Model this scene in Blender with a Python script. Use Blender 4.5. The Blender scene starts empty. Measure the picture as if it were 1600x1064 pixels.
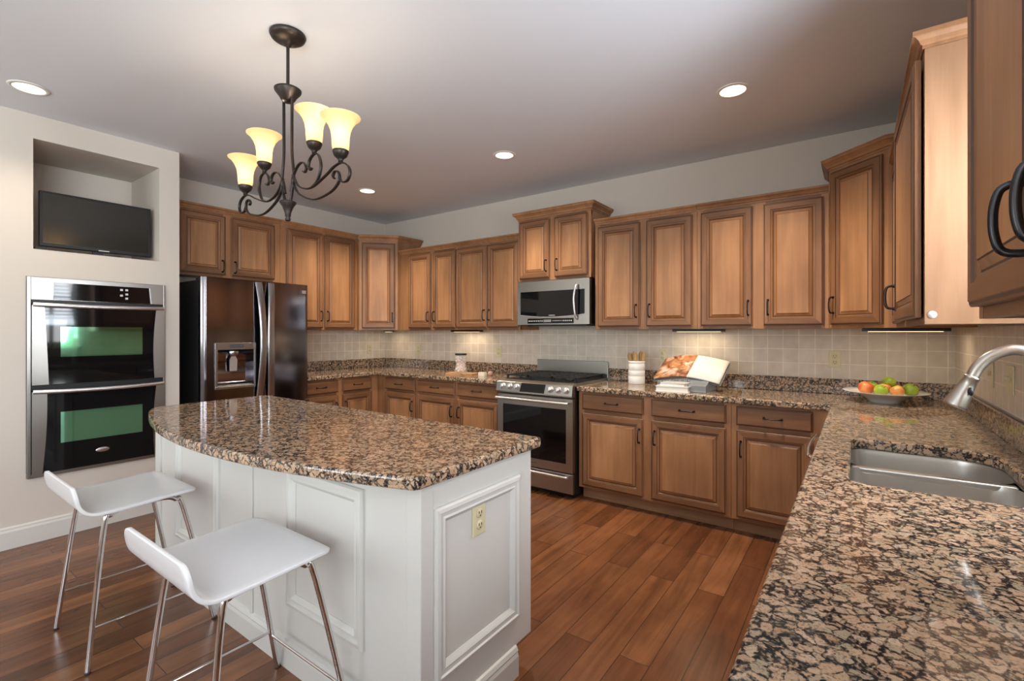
import bpy, math, random
from mathutils import Vector, Matrix
random.seed(7)
S = bpy.context.scene
COL = S.collection
PI = math.pi
# ------------------------------------------------------------------ camera, light, exposure
cam = bpy.data.cameras.new('camera'); camo = bpy.data.objects.new('camera', cam); COL.objects.link(camo)
camo.location = (0, 0, 1.345)
camo.rotation_euler = (PI/2, 0, 0.6248)
cam.sensor_width = 36; cam.lens = 749.1*36/1600
cam.shift_y = -12.5/1600
cam.clip_start = 0.02
S.camera = camo
S.view_settings.view_transform = 'Standard'; S.view_settings.look = 'None'
S.view_settings.gamma = 1; S.view_settings.use_curve_mapping = False
S.view_settings.exposure = 0.30
S.cycles.max_bounces = 8; S.cycles.diffuse_bounces = 5; S.cycles.glossy_bounces = 4
S.cycles.sample_clamp_indirect = 4; S.cycles.caustics_reflective = False; S.cycles.caustics_refractive = False
S.cycles.use_denoising = True
XL, XR, YD, H, XP = -4.968, 0.505, 4.08, 2.743, -4.285     # fridge wall, sink wall, range wall, ceiling, oven wall
YB = -3.4
w = bpy.data.worlds.new('World'); S.world = w; w.use_nodes = True
nt = w.node_tree; nt.nodes.clear()
wo = nt.nodes.new('ShaderNodeOutputWorld'); bg = nt.nodes.new('ShaderNodeBackground')
tc = nt.nodes.new('ShaderNodeTexCoord'); sx = nt.nodes.new('ShaderNodeSeparateXYZ'); cr = nt.nodes.new('ShaderNodeValToRGB')
mr = nt.nodes.new('ShaderNodeMapRange'); mr.inputs[1].default_value = -1; mr.inputs[2].default_value = 1
nt.links.new(tc.outputs['Generated'], sx.inputs[0]); nt.links.new(sx.outputs['Z'], mr.inputs[0]); nt.links.new(mr.outputs[0], cr.inputs[0])
e = cr.color_ramp.elements
e[0].position = 0.0; e[0].color = (.20, .26, .16, 1); e[1].position = 1; e[1].color = (.55, .72, 1, 1)
for p, c in ((.50, (.26, .38, .22, 1)), (.53, (.45, .6, .48, 1)), (.60, (.85, .92, 1, 1))):
    q = e.new(p); q.color = c
nt.links.new(cr.outputs[0], bg.inputs[0]); bg.inputs[1].default_value = 2.2; nt.links.new(bg.outputs[0], wo.inputs[0])

def area(name, loc, rot, sx_, sy_, power, color=(1, 1, 1), parent=None, spread=None):
    l = bpy.data.lights.new(name, 'AREA'); l.shape = 'RECTANGLE'; l.size = sx_; l.size_y = sy_; l.energy = power; l.color = color
    if spread: l.spread = spread
    o = bpy.data.objects.new(name, l); COL.objects.link(o); o.location = loc; o.rotation_euler = rot
    if parent: o.parent = parent
    return o
# daylight: sink window, plus two unseen windows added behind the camera for brightness
DAY = (.93, .965, 1.0)
area('daylight', (-3.15, YB-.12, 1.68), (PI/2+.75, 0, 0), 2.2, 1.4, 54, DAY)  # lamp at the unseen window added in the wall behind the camera
area('daylight', (XR+.13, -1.75, 1.62), (PI/2+.8, 0, PI/2), 2.6, 1.5, 175, (.88, .94, 1.0))  # lamp at the unseen window added in the sink wall behind the camera
area('daylight', (XR+.13, 1.62, 1.80), (PI/2+.5, 0, PI/2), .5, .8, 24, (.80, .89, 1.0), None, 2.7)
area('daylight', (XR+.13, 1.60, 1.65), (PI/2-.5, 0, PI/2), .5, 1.0, 16, (.95, .97, 1.0), None, 2.7)

# ------------------------------------------------------------------ materials
def newmat(name):
    m = bpy.data.materials.new(name); m.use_nodes = True
    return m, m.node_tree, m.node_tree.nodes['Principled BSDF']
def mat(name, col, rough=.5, metal=0, spec=.5, coat=0, emit=None, es=0, trans=0, ior=1.45, alpha=1):
    m, t, b = newmat(name)
    b.inputs['Base Color'].default_value = (*col, 1); b.inputs['Roughness'].default_value = rough; b.inputs['Metallic'].default_value = metal
    b.inputs['Specular IOR Level'].default_value = spec; b.inputs['Coat Weight'].default_value = coat; b.inputs['IOR'].default_value = ior
    b.inputs['Transmission Weight'].default_value = trans; b.inputs['Alpha'].default_value = alpha
    if emit: b.inputs['Emission Color'].default_value = (*emit, 1); b.inputs['Emission Strength'].default_value = es
    return m
def N(t, kind, **kw):
    n = t.nodes.new(kind)
    for k, v in kw.items():
        if k in n.inputs.keys(): n.inputs[k].default_value = v
        else: setattr(n, k, v)
    return n
def ramp(t, fac, stops):
    r = t.nodes.new('ShaderNodeValToRGB'); e = r.color_ramp.elements
    e[0].position, e[0].color = stops[0][0], (*stops[0][1], 1); e[1].position, e[1].color = stops[-1][0], (*stops[-1][1], 1)
    for p, c in stops[1:-1]:
        q = e.new(p); q.color = (*c, 1)
    t.links.new(fac, r.inputs[0]); return r.outputs[0]
def mix(t, a, b, fac, mode='MIX'):
    n = t.nodes.new('ShaderNodeMix'); n.data_type = 'RGBA'; n.blend_type = mode
    for s, v in ((6, a), (7, b)):
        if isinstance(v, tuple): n.inputs[s].default_value = (*v, 1)
        else: t.links.new(v, n.inputs[s])
    if isinstance(fac, (int, float)): n.inputs[0].default_value = fac
    else: t.links.new(fac, n.inputs[0])
    return n.outputs[2]
def wood(name, light, dark, grain='z', rough=.4, fig=1.0):
    m, t, b = newmat(name)
    c = N(t, 'ShaderNodeTexCoord'); oi = N(t, 'ShaderNodeObjectInfo')
    ad = N(t, 'ShaderNodeVectorMath', operation='ADD'); ml = N(t, 'ShaderNodeMath', operation='MULTIPLY'); ml.inputs[1].default_value = 37.0
    t.links.new(oi.outputs['Random'], ml.inputs[0]); t.links.new(c.outputs['Object'], ad.inputs[0]); t.links.new(ml.outputs[0], ad.inputs[1])
    mp = N(t, 'ShaderNodeMapping'); mp.inputs['Scale'].default_value = {'z': (22, 22, 1.6), 'x': (1.6, 22, 22)}[grain]
    t.links.new(ad.outputs[0], mp.inputs[0])
    n1 = N(t, 'ShaderNodeTexNoise', Scale=1.0, Detail=5.0, Roughness=.6, Distortion=.6*fig); t.links.new(mp.outputs[0], n1.inputs['Vector'])
    mp2 = N(t, 'ShaderNodeMapping'); mp2.inputs['Scale'].default_value = {'z': (5, 5, 1.8), 'x': (1.8, 5, 5)}[grain]; t.links.new(ad.outputs[0], mp2.inputs[0])
    n2 = N(t, 'ShaderNodeTexNoise', Scale=1.0, Detail=3.0); t.links.new(mp2.outputs[0], n2.inputs['Vector'])
    mid = tuple((p+q)/2 for p, q in zip(light, dark))
    c1 = ramp(t, n1.outputs[0], [(.28, dark), (.5, mid), (.68, light)])
    c2 = ramp(t, n2.outputs[0], [(.3, (.70, .66, .64)), (.68, (1.15, 1.13, 1.10))])
    cc = mix(t, c1, c2, .8, 'MULTIPLY')
    rv = N(t, 'ShaderNodeMapRange'); rv.inputs[3].default_value = .88; rv.inputs[4].default_value = 1.1; t.links.new(oi.outputs['Random'], rv.inputs[0])
    hs = N(t, 'ShaderNodeHueSaturation'); t.links.new(rv.outputs[0], hs.inputs['Value']); t.links.new(cc, hs.inputs['Color'])
    t.links.new(hs.outputs[0], b.inputs['Base Color'])
    b.inputs['Roughness'].default_value = rough; b.inputs['Specular IOR Level'].default_value = .38
    return m
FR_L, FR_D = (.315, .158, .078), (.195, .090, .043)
PN_L, PN_D = (.445, .236, .117), (.325, .162, .076)
M = {}
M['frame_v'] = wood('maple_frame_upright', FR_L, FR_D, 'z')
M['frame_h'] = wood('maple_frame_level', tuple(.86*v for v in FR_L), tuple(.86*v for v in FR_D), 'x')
M['panel'] = wood('maple_panel', PN_L, PN_D, 'z', fig=.4)
M['bevel'] = wood('maple_panel_bevel', (.40, .195, .088), (.29, .135, .058), 'z')
M['case'] = wood('maple_case', (.405, .210, .102), (.295, .146, .069), 'z', fig=.5)
M['end'] = wood('maple_end_panel', (.33, .188, .105), (.255, .138, .074), 'z', fig=1.5)
M['glaze'] = mat('dark_glaze', (.07, .03, .016), .45)
M['bronze'] = mat('oil_rubbed_bronze', (.045, .044, .048), .26, .9)
M['bronze_lamp'] = mat('brushed_dark_bronze', (.050, .040, .036), .42, .8)
M['wall'] = mat('greige_paint', (.635, .575, .512), .75)
M['ceiling'] = mat('ceiling_paint', (.72, .735, .775), .85)
M['white_trim'] = mat('white_trim_paint', (.66, .64, .60), .4)
M['island'] = mat('island_paint', (.64, .638, .605), .38)
M['steel'] = mat('stainless_steel', (.38, .365, .345), .29, 1)
M['steel_light'] = mat('bright_stainless', (.74, .74, .77), .36, 1)
M['sink_steel'] = mat('brushed_sink_steel', (.62, .60, .57), .3, 1)
M['nickel'] = mat('brushed_nickel', (.50, .47, .43), .32, 1)
M['chrome'] = mat('chrome', (.72, .70, .70), .07, 1)
M['black_steel'] = mat('dark_stainless', (.205, .19, .21), .12, 1)
M['fridge_side'] = mat('fridge_side_black', (.008, .008, .009), .4)
M['grey_steel'] = mat('grey_metal', (.42, .42, .44), .25, 1)
M['black_glass'] = mat('black_glass', (.004, .004, .005), .04, 0, .4)
M['black'] = mat('black_plastic', (.010, .010, .011), .35)
M['iron'] = mat('cast_iron', (.012, .012, .013), .5)
M['oven_pane'] = mat('oven_glass_green_reflection', (.30, .72, .50), .05, 1)  # green of the outdoor reflection put into the glass colour
M['screen'] = mat('tv_screen', (.016, .015, .011), .16, 0, .7)
M['display'] = mat('grey_display', (.09, .09, .11), .2)
M['button'] = mat('pale_print', (.55, .55, .55), .4)
M['plate'] = mat('almond_plate', (.66, .60, .40), .35)
M['slot'] = mat('dark_slot', (.05, .04, .03), .5)
M['stool'] = mat('white_lacquer', (.70, .70, .71), .22, 0, .5)
M['ceramic'] = mat('white_ceramic', (.80, .80, .80), .18)
M['paper'] = mat('paper', (.80, .79, .75), .6)
M['cover'] = mat('grey_cover', (.22, .23, .24), .5)
M['acrylic'] = mat('smoky_acrylic', (.30, .32, .36), .12, 0, .5, alpha=.75)
M['spoon'] = wood('beech_spoon', (.62, .40, .18), (.50, .30, .12), 'z', .5)
M['board'] = wood('cutting_board_wood', (.52, .30, .15), (.40, .21, .09), 'x', .5)
M['glass'] = mat('clear_glass', (.9, .93, .92), .03, 0, .5, alpha=.25)
M['shell'] = mat('pink_white_filling', (.72, .55, .48), .5)
M['cream'] = mat('cream', (.70, .66, .55), .5)
M['pinkish'] = mat('pinkish', (.45, .25, .2), .5)
M['lens'] = mat('lit_lens', (1, .95, .85), .5, emit=(1, .86, .62), es=2.2)
M['ring'] = mat('white_ring', (.75, .72, .68), .4)
M['strip'] = mat('lit_strip', (1, .9, .7), .5, emit=(1, .75, .42), es=2)
M['stem'] = mat('fruit_stem', (.10, .06, .03), .7)
M['rubber'] = mat('dark_rubber', (.03, .03, .03), .6)
M['blind'] = mat('white_blind', (.75, .75, .74), .5)
M['toe'] = wood('toe_kick_wood', (.44, .25, .14), (.32, .175, .095), 'x', .5)

def granite():
    m, t, b = newmat('brown_granite')
    c = N(t, 'ShaderNodeTexCoord'); V = c.outputs['Object']
    d = N(t, 'ShaderNodeTexNoise', Scale=34.0, Detail=3.0); t.links.new(V, d.inputs['Vector'])
    dv = N(t, 'ShaderNodeVectorMath', operation='MULTIPLY_ADD'); dv.inputs[1].default_value = (.026, .026, .026)
    t.links.new(d.outputs['Color'], dv.inputs[0]); t.links.new(V, dv.inputs[2])
    vo = N(t, 'ShaderNodeTexVoronoi', Scale=50.0, Randomness=1.0); vo.feature = 'F1'; t.links.new(dv.outputs[0], vo.inputs['Vector'])
    ve = N(t, 'ShaderNodeTexVoronoi', Scale=50.0, Randomness=1.0); ve.feature = 'DISTANCE_TO_EDGE'; t.links.new(dv.outputs[0], ve.inputs['Vector'])
    vs = N(t, 'ShaderNodeTexVoronoi', Scale=120.0, Randomness=1.0); vs.feature = 'DISTANCE_TO_EDGE'; t.links.new(dv.outputs[0], vs.inputs['Vector'])
    big = N(t, 'ShaderNodeTexNoise', Scale=38.0, Detail=5.0, Roughness=.65); t.links.new(V, big.inputs['Vector'])
    th = N(t, 'ShaderNodeMapRange'); th.clamp = False; th.inputs[1].default_value = .36; th.inputs[2].default_value = .66; th.inputs[3].default_value = -.05; th.inputs[4].default_value = .30
    t.links.new(big.outputs[0], th.inputs[0])
    sb = N(t, 'ShaderNodeMath', operation='SUBTRACT'); t.links.new(ve.outputs['Distance'], sb.inputs[0]); t.links.new(th.outputs[0], sb.inputs[1])
    mk0 = N(t, 'ShaderNodeMapRange'); mk0.inputs[1].default_value = -.045; mk0.inputs[2].default_value = .05; t.links.new(sb.outputs[0], mk0.inputs[0])
    # small grains surviving inside the dark matrix
    sm = N(t, 'ShaderNodeMapRange'); sm.inputs[1].default_value = .15; sm.inputs[2].default_value = .30; sm.inputs[4].default_value = .55; t.links.new(vs.outputs['Distance'], sm.inputs[0])
    mk = N(t, 'ShaderNodeMath', operation='MAXIMUM'); t.links.new(mk0.outputs[0], mk.inputs[0]); t.links.new(sm.outputs[0], mk.inputs[1])
    sepc = N(t, 'ShaderNodeSeparateColor'); t.links.new(vo.outputs['Color'], sepc.inputs[0])
    tan = ramp(t, sepc.outputs[0], [(0, (.38, .245, .15)), (.3, (.51, .35, .235)), (.55, (.47, .325, .215)), (.75, (.36, .29, .20)), (.88, (.56, .40, .285)), (1, (.43, .29, .19))])
    fine = N(t, 'ShaderNodeTexNoise', Scale=260.0, Detail=2.0); t.links.new(V, fine.inputs['Vector'])
    tan2 = mix(t, tan, ramp(t, fine.outputs[0], [(.32, (.38, .34, .32)), (.46, (1, 1, 1)), (.7, (1.18, 1.18, 1.18))]), .8, 'MULTIPLY')
    mid = N(t, 'ShaderNodeTexNoise', Scale=110.0, Detail=2.0); t.links.new(V, mid.inputs['Vector'])
    dk = ramp(t, mid.outputs[0], [(.40, (.012, .013, .016)), (.58, (.038, .036, .035)), (.70, (.16, .13, .09))])
    t.links.new(mix(t, dk, tan2, mk.outputs[0]), b.inputs['Base Color'])
    b.inputs['Roughness'].default_value = .07; b.inputs['Specular IOR Level'].default_value = .55
    return m
M['granite'] = granite()

def floorwood():
    m, t, b = newmat('plank_floor')
    c = N(t, 'ShaderNodeTexCoord'); mp = N(t, 'ShaderNodeMapping'); mp.inputs['Rotation'].default_value = (0, 0, PI/2); mp.inputs['Location'].default_value = (.31, .045, 0)
    t.links.new(c.outputs['Object'], mp.inputs[0])
    br = N(t, 'ShaderNodeTexBrick', offset=.37, offset_frequency=2, squash=1.0)
    for k, v in (('Scale', 1.0), ('Brick Width', 1.15), ('Row Height', .127), ('Mortar Size', .0016), ('Mortar Smooth', .1), ('Bias', 0.0)): br.inputs[k].default_value = v
    br.inputs['Color1'].default_value = (0, 0, 0, 1); br.inputs['Color2'].default_value = (1, 1, 1, 1); br.inputs['Mortar'].default_value = (.5, .5, .5, 1)
    t.links.new(mp.outputs[0], br.inputs['Vector'])
    mp2 = N(t, 'ShaderNodeMapping'); mp2.inputs['Scale'].default_value = (16, 1.3, 1); 
    ad = N(t, 'ShaderNodeVectorMath', operation='MULTIPLY_ADD'); ad.inputs[1].default_value = (9, 9, 9)
    t.links.new(br.outputs['Color'], ad.inputs[0]); t.links.new(c.outputs['Object'], ad.inputs[2]); t.links.new(ad.outputs[0], mp2.inputs[0])
    n = N(t, 'ShaderNodeTexNoise', Scale=1.0, Detail=6.0, Roughness=.62, Distortion=.7); t.links.new(mp2.outputs[0], n.inputs['Vector'])
    n2 = N(t, 'ShaderNodeTexNoise', Scale=3.5, Detail=3.0); t.links.new(ad.outputs[0], n2.inputs['Vector'])
    base = ramp(t, br.outputs['Color'], [(0, (.118, .043, .018)), (.5, (.165, .064, .027)), (1, (.24, .100, .043))])
    g = ramp(t, n.outputs[0], [(.3, (.62, .58, .55)), (.52, (1, 1, 1)), (.72, (1.28, 1.25, 1.2))])
    g2 = ramp(t, n2.outputs[0], [(.3, (.7, .68, .66)), (.7, (1.15, 1.15, 1.15))])
    col = mix(t, mix(t, base, g, 1.0, 'MULTIPLY'), g2, .8, 'MULTIPLY')
    col = mix(t, col, (.03, .014, .008), br.outputs['Fac'])
    t.links.new(col, b.inputs['Base Color'])
    bp = N(t, 'ShaderNodeBump', Strength=.25, Distance=.004); hm = mix(t, n2.outputs[0], (0, 0, 0), br.outputs['Fac']); t.links.new(hm, bp.inputs['Height']); t.links.new(bp.outputs[0], b.inputs['Normal'])
    b.inputs['Roughness'].default_value = .26; b.inputs['Specular IOR Level'].default_value = .5
    return m
M['floor'] = floorwood()

def tile():
    m, t, b = newmat('cream_wall_tile')
    c = N(t, 'ShaderNodeTexCoord'); s = N(t, 'ShaderNodeSeparateXYZ'); k = N(t, 'ShaderNodeCombineXYZ')
    t.links.new(c.outputs['Object'], s.inputs[0]); t.links.new(s.outputs['X'], k.inputs['X']); t.links.new(s.outputs['Z'], k.inputs['Y'])
    br = N(t, 'ShaderNodeTexBrick', offset=0.0, squash=1.0)
    for q, v in (('Scale', 1.0), ('Brick Width', .1016), ('Row Height', .1016), ('Mortar Size', .0032), ('Mortar Smooth', .2), ('Bias', 0.0)): br.inputs[q].default_value = v
    br.inputs['Color1'].default_value = (.63, .56, .475, 1); br.inputs['Color2'].default_value = (.71, .64, .55, 1); br.inputs['Mortar'].default_value = (.86, .80, .70, 1)
    t.links.new(k.outputs[0], br.inputs['Vector'])
    n = N(t, 'ShaderNodeTexNoise', Scale=14.0, Detail=4.0); t.links.new(c.outputs['Object'], n.inputs['Vector'])
    col = mix(t, br.outputs['Color'], ramp(t, n.outputs[0], [(.3, (.88, .87, .86)), (.7, (1.06, 1.06, 1.06))]), .8, 'MULTIPLY')
    t.links.new(col, b.inputs['Base Color'])
    iv = N(t, 'ShaderNodeMath', operation='SUBTRACT'); iv.inputs[0].default_value = 1; t.links.new(br.outputs['Fac'], iv.inputs[1])
    bp = N(t, 'ShaderNodeBump', Strength=.5, Distance=.003); t.links.new(iv.outputs[0], bp.inputs['Height']); t.links.new(bp.outputs[0], b.inputs['Normal'])
    b.inputs['Roughness'].default_value = .42
    return m
M['tile'] = tile()

def shade_mat():
    m, t, b = newmat('amber_glass_shade')
    out = t.nodes['Material Output']
    c = N(t, 'ShaderNodeTexCoord'); s = N(t, 'ShaderNodeSeparateXYZ'); t.links.new(c.outputs['Object'], s.inputs[0])
    tr = N(t, 'ShaderNodeBsdfTranslucent'); tr.inputs['Color'].default_value = (1.0, .84, .60, 1)
    b.inputs['Base Color'].default_value = (.92, .74, .46, 1); b.inputs['Roughness'].default_value = .35
    b.inputs['Emission Color'].default_value = (1, .66, .32, 1); b.inputs['Emission Strength'].default_value = .16
    ms = N(t, 'ShaderNodeMixShader'); ms.inputs[0].default_value = .55
    t.links.new(b.outputs[0], ms.inputs[1]); t.links.new(tr.outputs[0], ms.inputs[2]); t.links.new(ms.outputs[0], out.inputs[0])
    return m
M['shade'] = shade_mat()
M['bulb'] = mat('lit_bulb', (1, .9, .7), .5, emit=(1, .90, .72), es=14)

def applemat(name, a, b_, sc=3.0):
    m, t, b = newmat(name)
    c = N(t, 'ShaderNodeTexCoord'); n = N(t, 'ShaderNodeTexNoise', Scale=sc*8, Detail=3.0); t.links.new(c.outputs['Object'], n.inputs['Vector'])
    t.links.new(ramp(t, n.outputs[0], [(.38, a), (.62, b_)]), b.inputs['Base Color']); b.inputs['Roughness'].default_value = .3
    return m
M['apple_green'] = applemat('green_apple_skin', (.24, .36, .03), (.42, .50, .06))
M['apple_dark'] = applemat('dark_green_apple_skin', (.20, .33, .03), (.38, .46, .05))
M['apple_red'] = applemat('red_apple_skin', (.62, .10, .04), (.75, .28, .08))
M['apple_orange'] = applemat('orange_apple_skin', (.60, .20, .06), (.62, .36, .10))
def foodpage():
    m, t, b = newmat('printed_food_page')
    c = N(t, 'ShaderNodeTexCoord'); n = N(t, 'ShaderNodeTexNoise', Scale=16.0, Detail=3.0, Distortion=1.0); t.links.new(c.outputs['Object'], n.inputs['Vector'])
    t.links.new(ramp(t, n.outputs[0], [(.33, (.10, .035, .02)), (.45, (.38, .14, .06)), (.55, (.60, .30, .13)), (.64, (.62, .50, .45)), (.75, (.30, .20, .15))]), b.inputs['Base Color'])
    b.inputs['Roughness'].default_value = .35
    return m
M['food'] = foodpage()
def textpage():
    m, t, b = newmat('printed_text_page')
    c = N(t, 'ShaderNodeTexCoord'); s = N(t, 'ShaderNodeSeparateXYZ'); t.links.new(c.outputs['Object'], s.inputs[0])
    wv = N(t, 'ShaderNodeMath', operation='SINE'); ml = N(t, 'ShaderNodeMath', operation='MULTIPLY'); ml.inputs[1].default_value = 700
    t.links.new(s.outputs['Y'], ml.inputs[0]); t.links.new(ml.outputs[0], wv.inputs[0])
    t.links.new(ramp(t, wv.outputs[0], [(.2, (.80, .80, .76)), (.9, (.68, .68, .66))]), b.inputs['Base Color'])
    return m
M['text'] = textpage()

# ------------------------------------------------------------------ mesh helpers
class B:
    def __init__(s): s.v = []; s.f = []; s.m = []; s.sm = []
    def add(s, vs, fs, mi=0, smooth=False):
        o = len(s.v); s.v += [tuple(v) for v in vs]
        for f in fs: s.f.append([i+o for i in f]); s.m.append(mi); s.sm.append(smooth)
        return s
    def box(s, x0, x1, y0, y1, z0, z1, mi=0):
        x0, x1 = min(x0, x1), max(x0, x1); y0, y1 = min(y0, y1), max(y0, y1); z0, z1 = min(z0, z1), max(z0, z1)
        return s.add([(x0,y0,z0),(x1,y0,z0),(x1,y1,z0),(x0,y1,z0),(x0,y0,z1),(x1,y0,z1),(x1,y1,z1),(x0,y1,z1)],
            [(3,2,1,0),(4,5,6,7),(0,1,5,4),(1,2,6,5),(2,3,7,6),(3,0,4,7)], mi)
    def prism(s, poly, z0, z1, mi=0, axis='z', smooth=False):      # poly counter-clockwise; axis z: (x,y); y: (x,z) extruded along y; x: (y,z)
        n = len(poly)
        f = {'z': lambda p, h: (p[0], p[1], h), 'y': lambda p, h: (p[0], h, p[1]), 'x': lambda p, h: (h, p[0], p[1])}[axis]
        vs = [f(p, z0) for p in poly]+[f(p, z1) for p in poly]
        lo, hi = list(range(n)), list(range(n, 2*n))
        sides = [(i, (i+1) % n, n+(i+1) % n, n+i) for i in range(n)]
        if axis == 'y': fs = [lo, hi[::-1]]; sides = [q[::-1] for q in sides]
        else: fs = [lo[::-1], hi]
        s.add(vs, fs, mi); 
        return s.add(vs, sides, mi, smooth)
    def loft(s, rings, mi=0, smooth=True, cap=True, closed=True):
        n = len(rings[0]); vs = [p for r in rings for p in r]; fs = []
        for i in range(len(rings)-1):
            for j in range(n if closed else n-1):
                k = (j+1) % n; fs.append((i*n+j, i*n+k, (i+1)*n+k, (i+1)*n+j))
        s.add(vs, fs, mi, smooth)
        if cap:
            s.add(rings[0], [list(range(n))[::-1]], mi); s.add(rings[-1], [list(range(n))], mi)
        return s
    def tube(s, pts, r, n=10, mi=0, flat=None, cap=True, up=None):   # flat=(a,b): elliptical half widths; r may be a list
        pts = [Vector(p) for p in pts]; rings = []; nrm = None
        for i, p in enumerate(pts):
            t = (pts[min(i+1, len(pts)-1)]-pts[max(i-1, 0)]).normalized()
            if nrm is None:
                u = Vector(up) if up else (Vector((0, 0, 1)) if abs(t.z) < .9 else Vector((1, 0, 0)))
                nrm = (u-t*u.dot(t)).normalized()
            else: nrm = (nrm-t*nrm.dot(t)).normalized()
            bn = t.cross(nrm); rr = r[i] if isinstance(r, (list, tuple)) else r
            ring = []
            for k in range(n):
                a = 2*PI*k/n+ (PI/n)
                ca, sa = math.cos(a), math.sin(a)
                if flat: ring.append(p+nrm*ca*flat[0]*(rr if r else 1)+bn*sa*flat[1]*(rr if r else 1))
                else: ring.append(p+nrm*ca*rr+bn*sa*rr)
            rings.append(ring)
        return s.loft(rings, mi, True, cap)
    def lathe(s, prof, c=(0, 0, 0), n=28, mi=0, cap=True, axis='z', sq=(1, 1)):
        rings = []
        for r, z in prof:
            ring = []
            for k in range(n):
                a = 2*PI*k/n; x, y = r*math.cos(a)*sq[0], r*math.sin(a)*sq[1]
                if axis == 'z': ring.append((c[0]+x, c[1]+y, c[2]+z))
                elif axis == 'y': ring.append((c[0]+x, c[1]-z, c[2]+y))     # grows toward -y
                else: ring.append((c[0]+z, c[1]+x, c[2]+y))
            rings.append(ring)
        return s.loft(rings, mi, True, cap)
    def build(s, name, mats, parent=None, bevel=0, seg=2, loc=None):
        me = bpy.data.meshes.new(name); me.from_pydata(s.v, [], s.f); me.update()
        mats = mats if isinstance(mats, (list, tuple)) else [mats]
        for m in mats: me.materials.append(M[m] if isinstance(m, str) else m)
        for p, mi, sm in zip(me.polygons, s.m, s.sm): p.material_index = mi; p.use_smooth = sm
        o = bpy.data.objects.new(name, me); COL.objects.link(o)
        if loc: o.location = loc
        if parent: o.parent = parent
        if bevel:
            d = o.modifiers.new('edge', 'BEVEL'); d.width = bevel; d.segments = seg; d.limit_method = 'ANGLE'; d.angle_limit = .7; d.harden_normals = False
        return o
def tag(o, label, cat, group=None):
    o['label'] = label; o['category'] = cat
    if group: o['group'] = group
    return o
def thing(name, label, cat, loc=(0, 0, 0), rz=0, group=None):
    o = bpy.data.objects.new(name, None); COL.objects.link(o); o.location = loc; o.rotation_euler = (0, 0, rz); o.empty_display_size = .1
    return tag(o, label, cat, group)
def struct(o): o['kind'] = 'structure'; return o
def smooth_path(pts, n=8):
    P = [Vector(p) for p in pts]; out = []
    for i in range(len(P)-1):
        a, b, c, d = P[max(i-1, 0)], P[i], P[i+1], P[min(i+2, len(P)-1)]
        for k in range(n):
            t = k/n
            out.append(.5*((2*b)+(c-a)*t+(2*a-5*b+4*c-d)*t*t+(3*b-a-3*c+d)*t**3))
    out.append(P[-1]); return out
def rrect(x0, x1, y0, y1, rs, n=6):          # rounded rectangle, radii for (x0y0, x1y0, x1y1, x0y1)
    if not isinstance(rs, (list, tuple)): rs = [rs]*4
    cs = [(x0+rs[0], y0+rs[0], PI, rs[0]), (x1-rs[1], y0+rs[1], 1.5*PI, rs[1]), (x1-rs[2], y1-rs[2], 0, rs[2]), (x0+rs[3], y1-rs[3], .5*PI, rs[3])]
    return [(cx+r*math.cos(a0+PI/2*k/n), cy+r*math.sin(a0+PI/2*k/n)) for cx, cy, a0, r in cs for k in range(n+1)]
def mitre_sweep(path, prof, z, mi=0):        # path in plan, outward = right-hand side of travel; prof = (out, up) pairs
    b = B(); P = [Vector((p[0], p[1])) for p in path]; rings = []
    for i, p in enumerate(P):
        ds = []
        if i > 0: ds.append((P[i]-P[i-1]).normalized())
        if i < len(P)-1: ds.append((P[i+1]-P[i]).normalized())
        ns = [Vector((d.y, -d.x)) for d in ds]
        m = sum(ns, Vector((0, 0))); m.normalize(); k = 1/max(.3, m.dot(ns[0]))
        rings.append([(p.x+m.x*o*k, p.y+m.y*o*k, z+u) for o, u in prof])
    b.loft(rings, mi, False, True)
    return b
def text(body, size, parent, m, loc, rot, name='lettering', ext=.0004):
    c = bpy.data.curves.new(name, 'FONT'); c.body = body; c.size = size; c.extrude = ext; c.align_x = 'CENTER'; c.align_y = 'CENTER'
    q = bpy.data.objects.new('tmp', c); COL.objects.link(q); bpy.context.view_layer.update()
    me = bpy.data.meshes.new_from_object(q.evaluated_get(bpy.context.evaluated_depsgraph_get())); bpy.data.objects.remove(q)
    me.materials.clear(); me.materials.append(M[m]); me.name = name
    o = bpy.data.objects.new(name, me); COL.objects.link(o); o.location = loc; o.rotation_euler = rot; o.parent = parent
    return o

# ------------------------------------------------------------------ the room
o = struct(B().box(XL-.1, XR+.1, YB-.1, YD+.1, -.06, 0).build('floor', 'floor'))
o = struct(B().box(XL-.1, XR+.1, YB-.1, YD+.1, H, H+.08).build('ceiling', 'ceiling'))
struct(B().box(XL-.1, XR+.1, YD, YD+.1, 0, H).build('wall_back', 'wall'))
struct(B().box(XL-.1, XL, YB-.1, YD, 0, H).build('wall_left', 'wall'))
WY0, WY1, WZ0, WZ1 = 1.33, 1.97, 1.08, 2.22
VY0, VY1 = -3.1, -.4
b = B(); b.box(XR, XR+.1, YB-.1, VY0, 0, H).box(XR, XR+.1, VY1, WY0, 0, H).box(XR, XR+.1, VY0, VY1, 0, .8).box(XR, XR+.1, VY0, VY1, 2.4, H).box(XR, XR+.1, WY1, YD, 0, H).box(XR, XR+.1, WY0, WY1, 0, WZ0).box(XR, XR+.1, WY0, WY1, WZ1, H)
struct(b.build('wall_right', 'wall'))
b = B(); b.box(XL, XR, YB-.1, YB, 0, .95).box(XL, XR, YB-.1, YB, 2.4, H)
for x0, x1 in ((XL, -4.30), (-2.0, XR)): b.box(x0, x1, YB-.1, YB, .95, 2.4)
struct(b.build('wall_front', 'wall'))
NZ0, NZ1, NY0, NY1 = 1.882, 2.59, .697, 1.382
OZ0, OZ1, OY0, OY1 = .412, 1.704, .664, 1.414
b = B(); x0, x1 = XP-.61, XP
YE = 1.513
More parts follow.
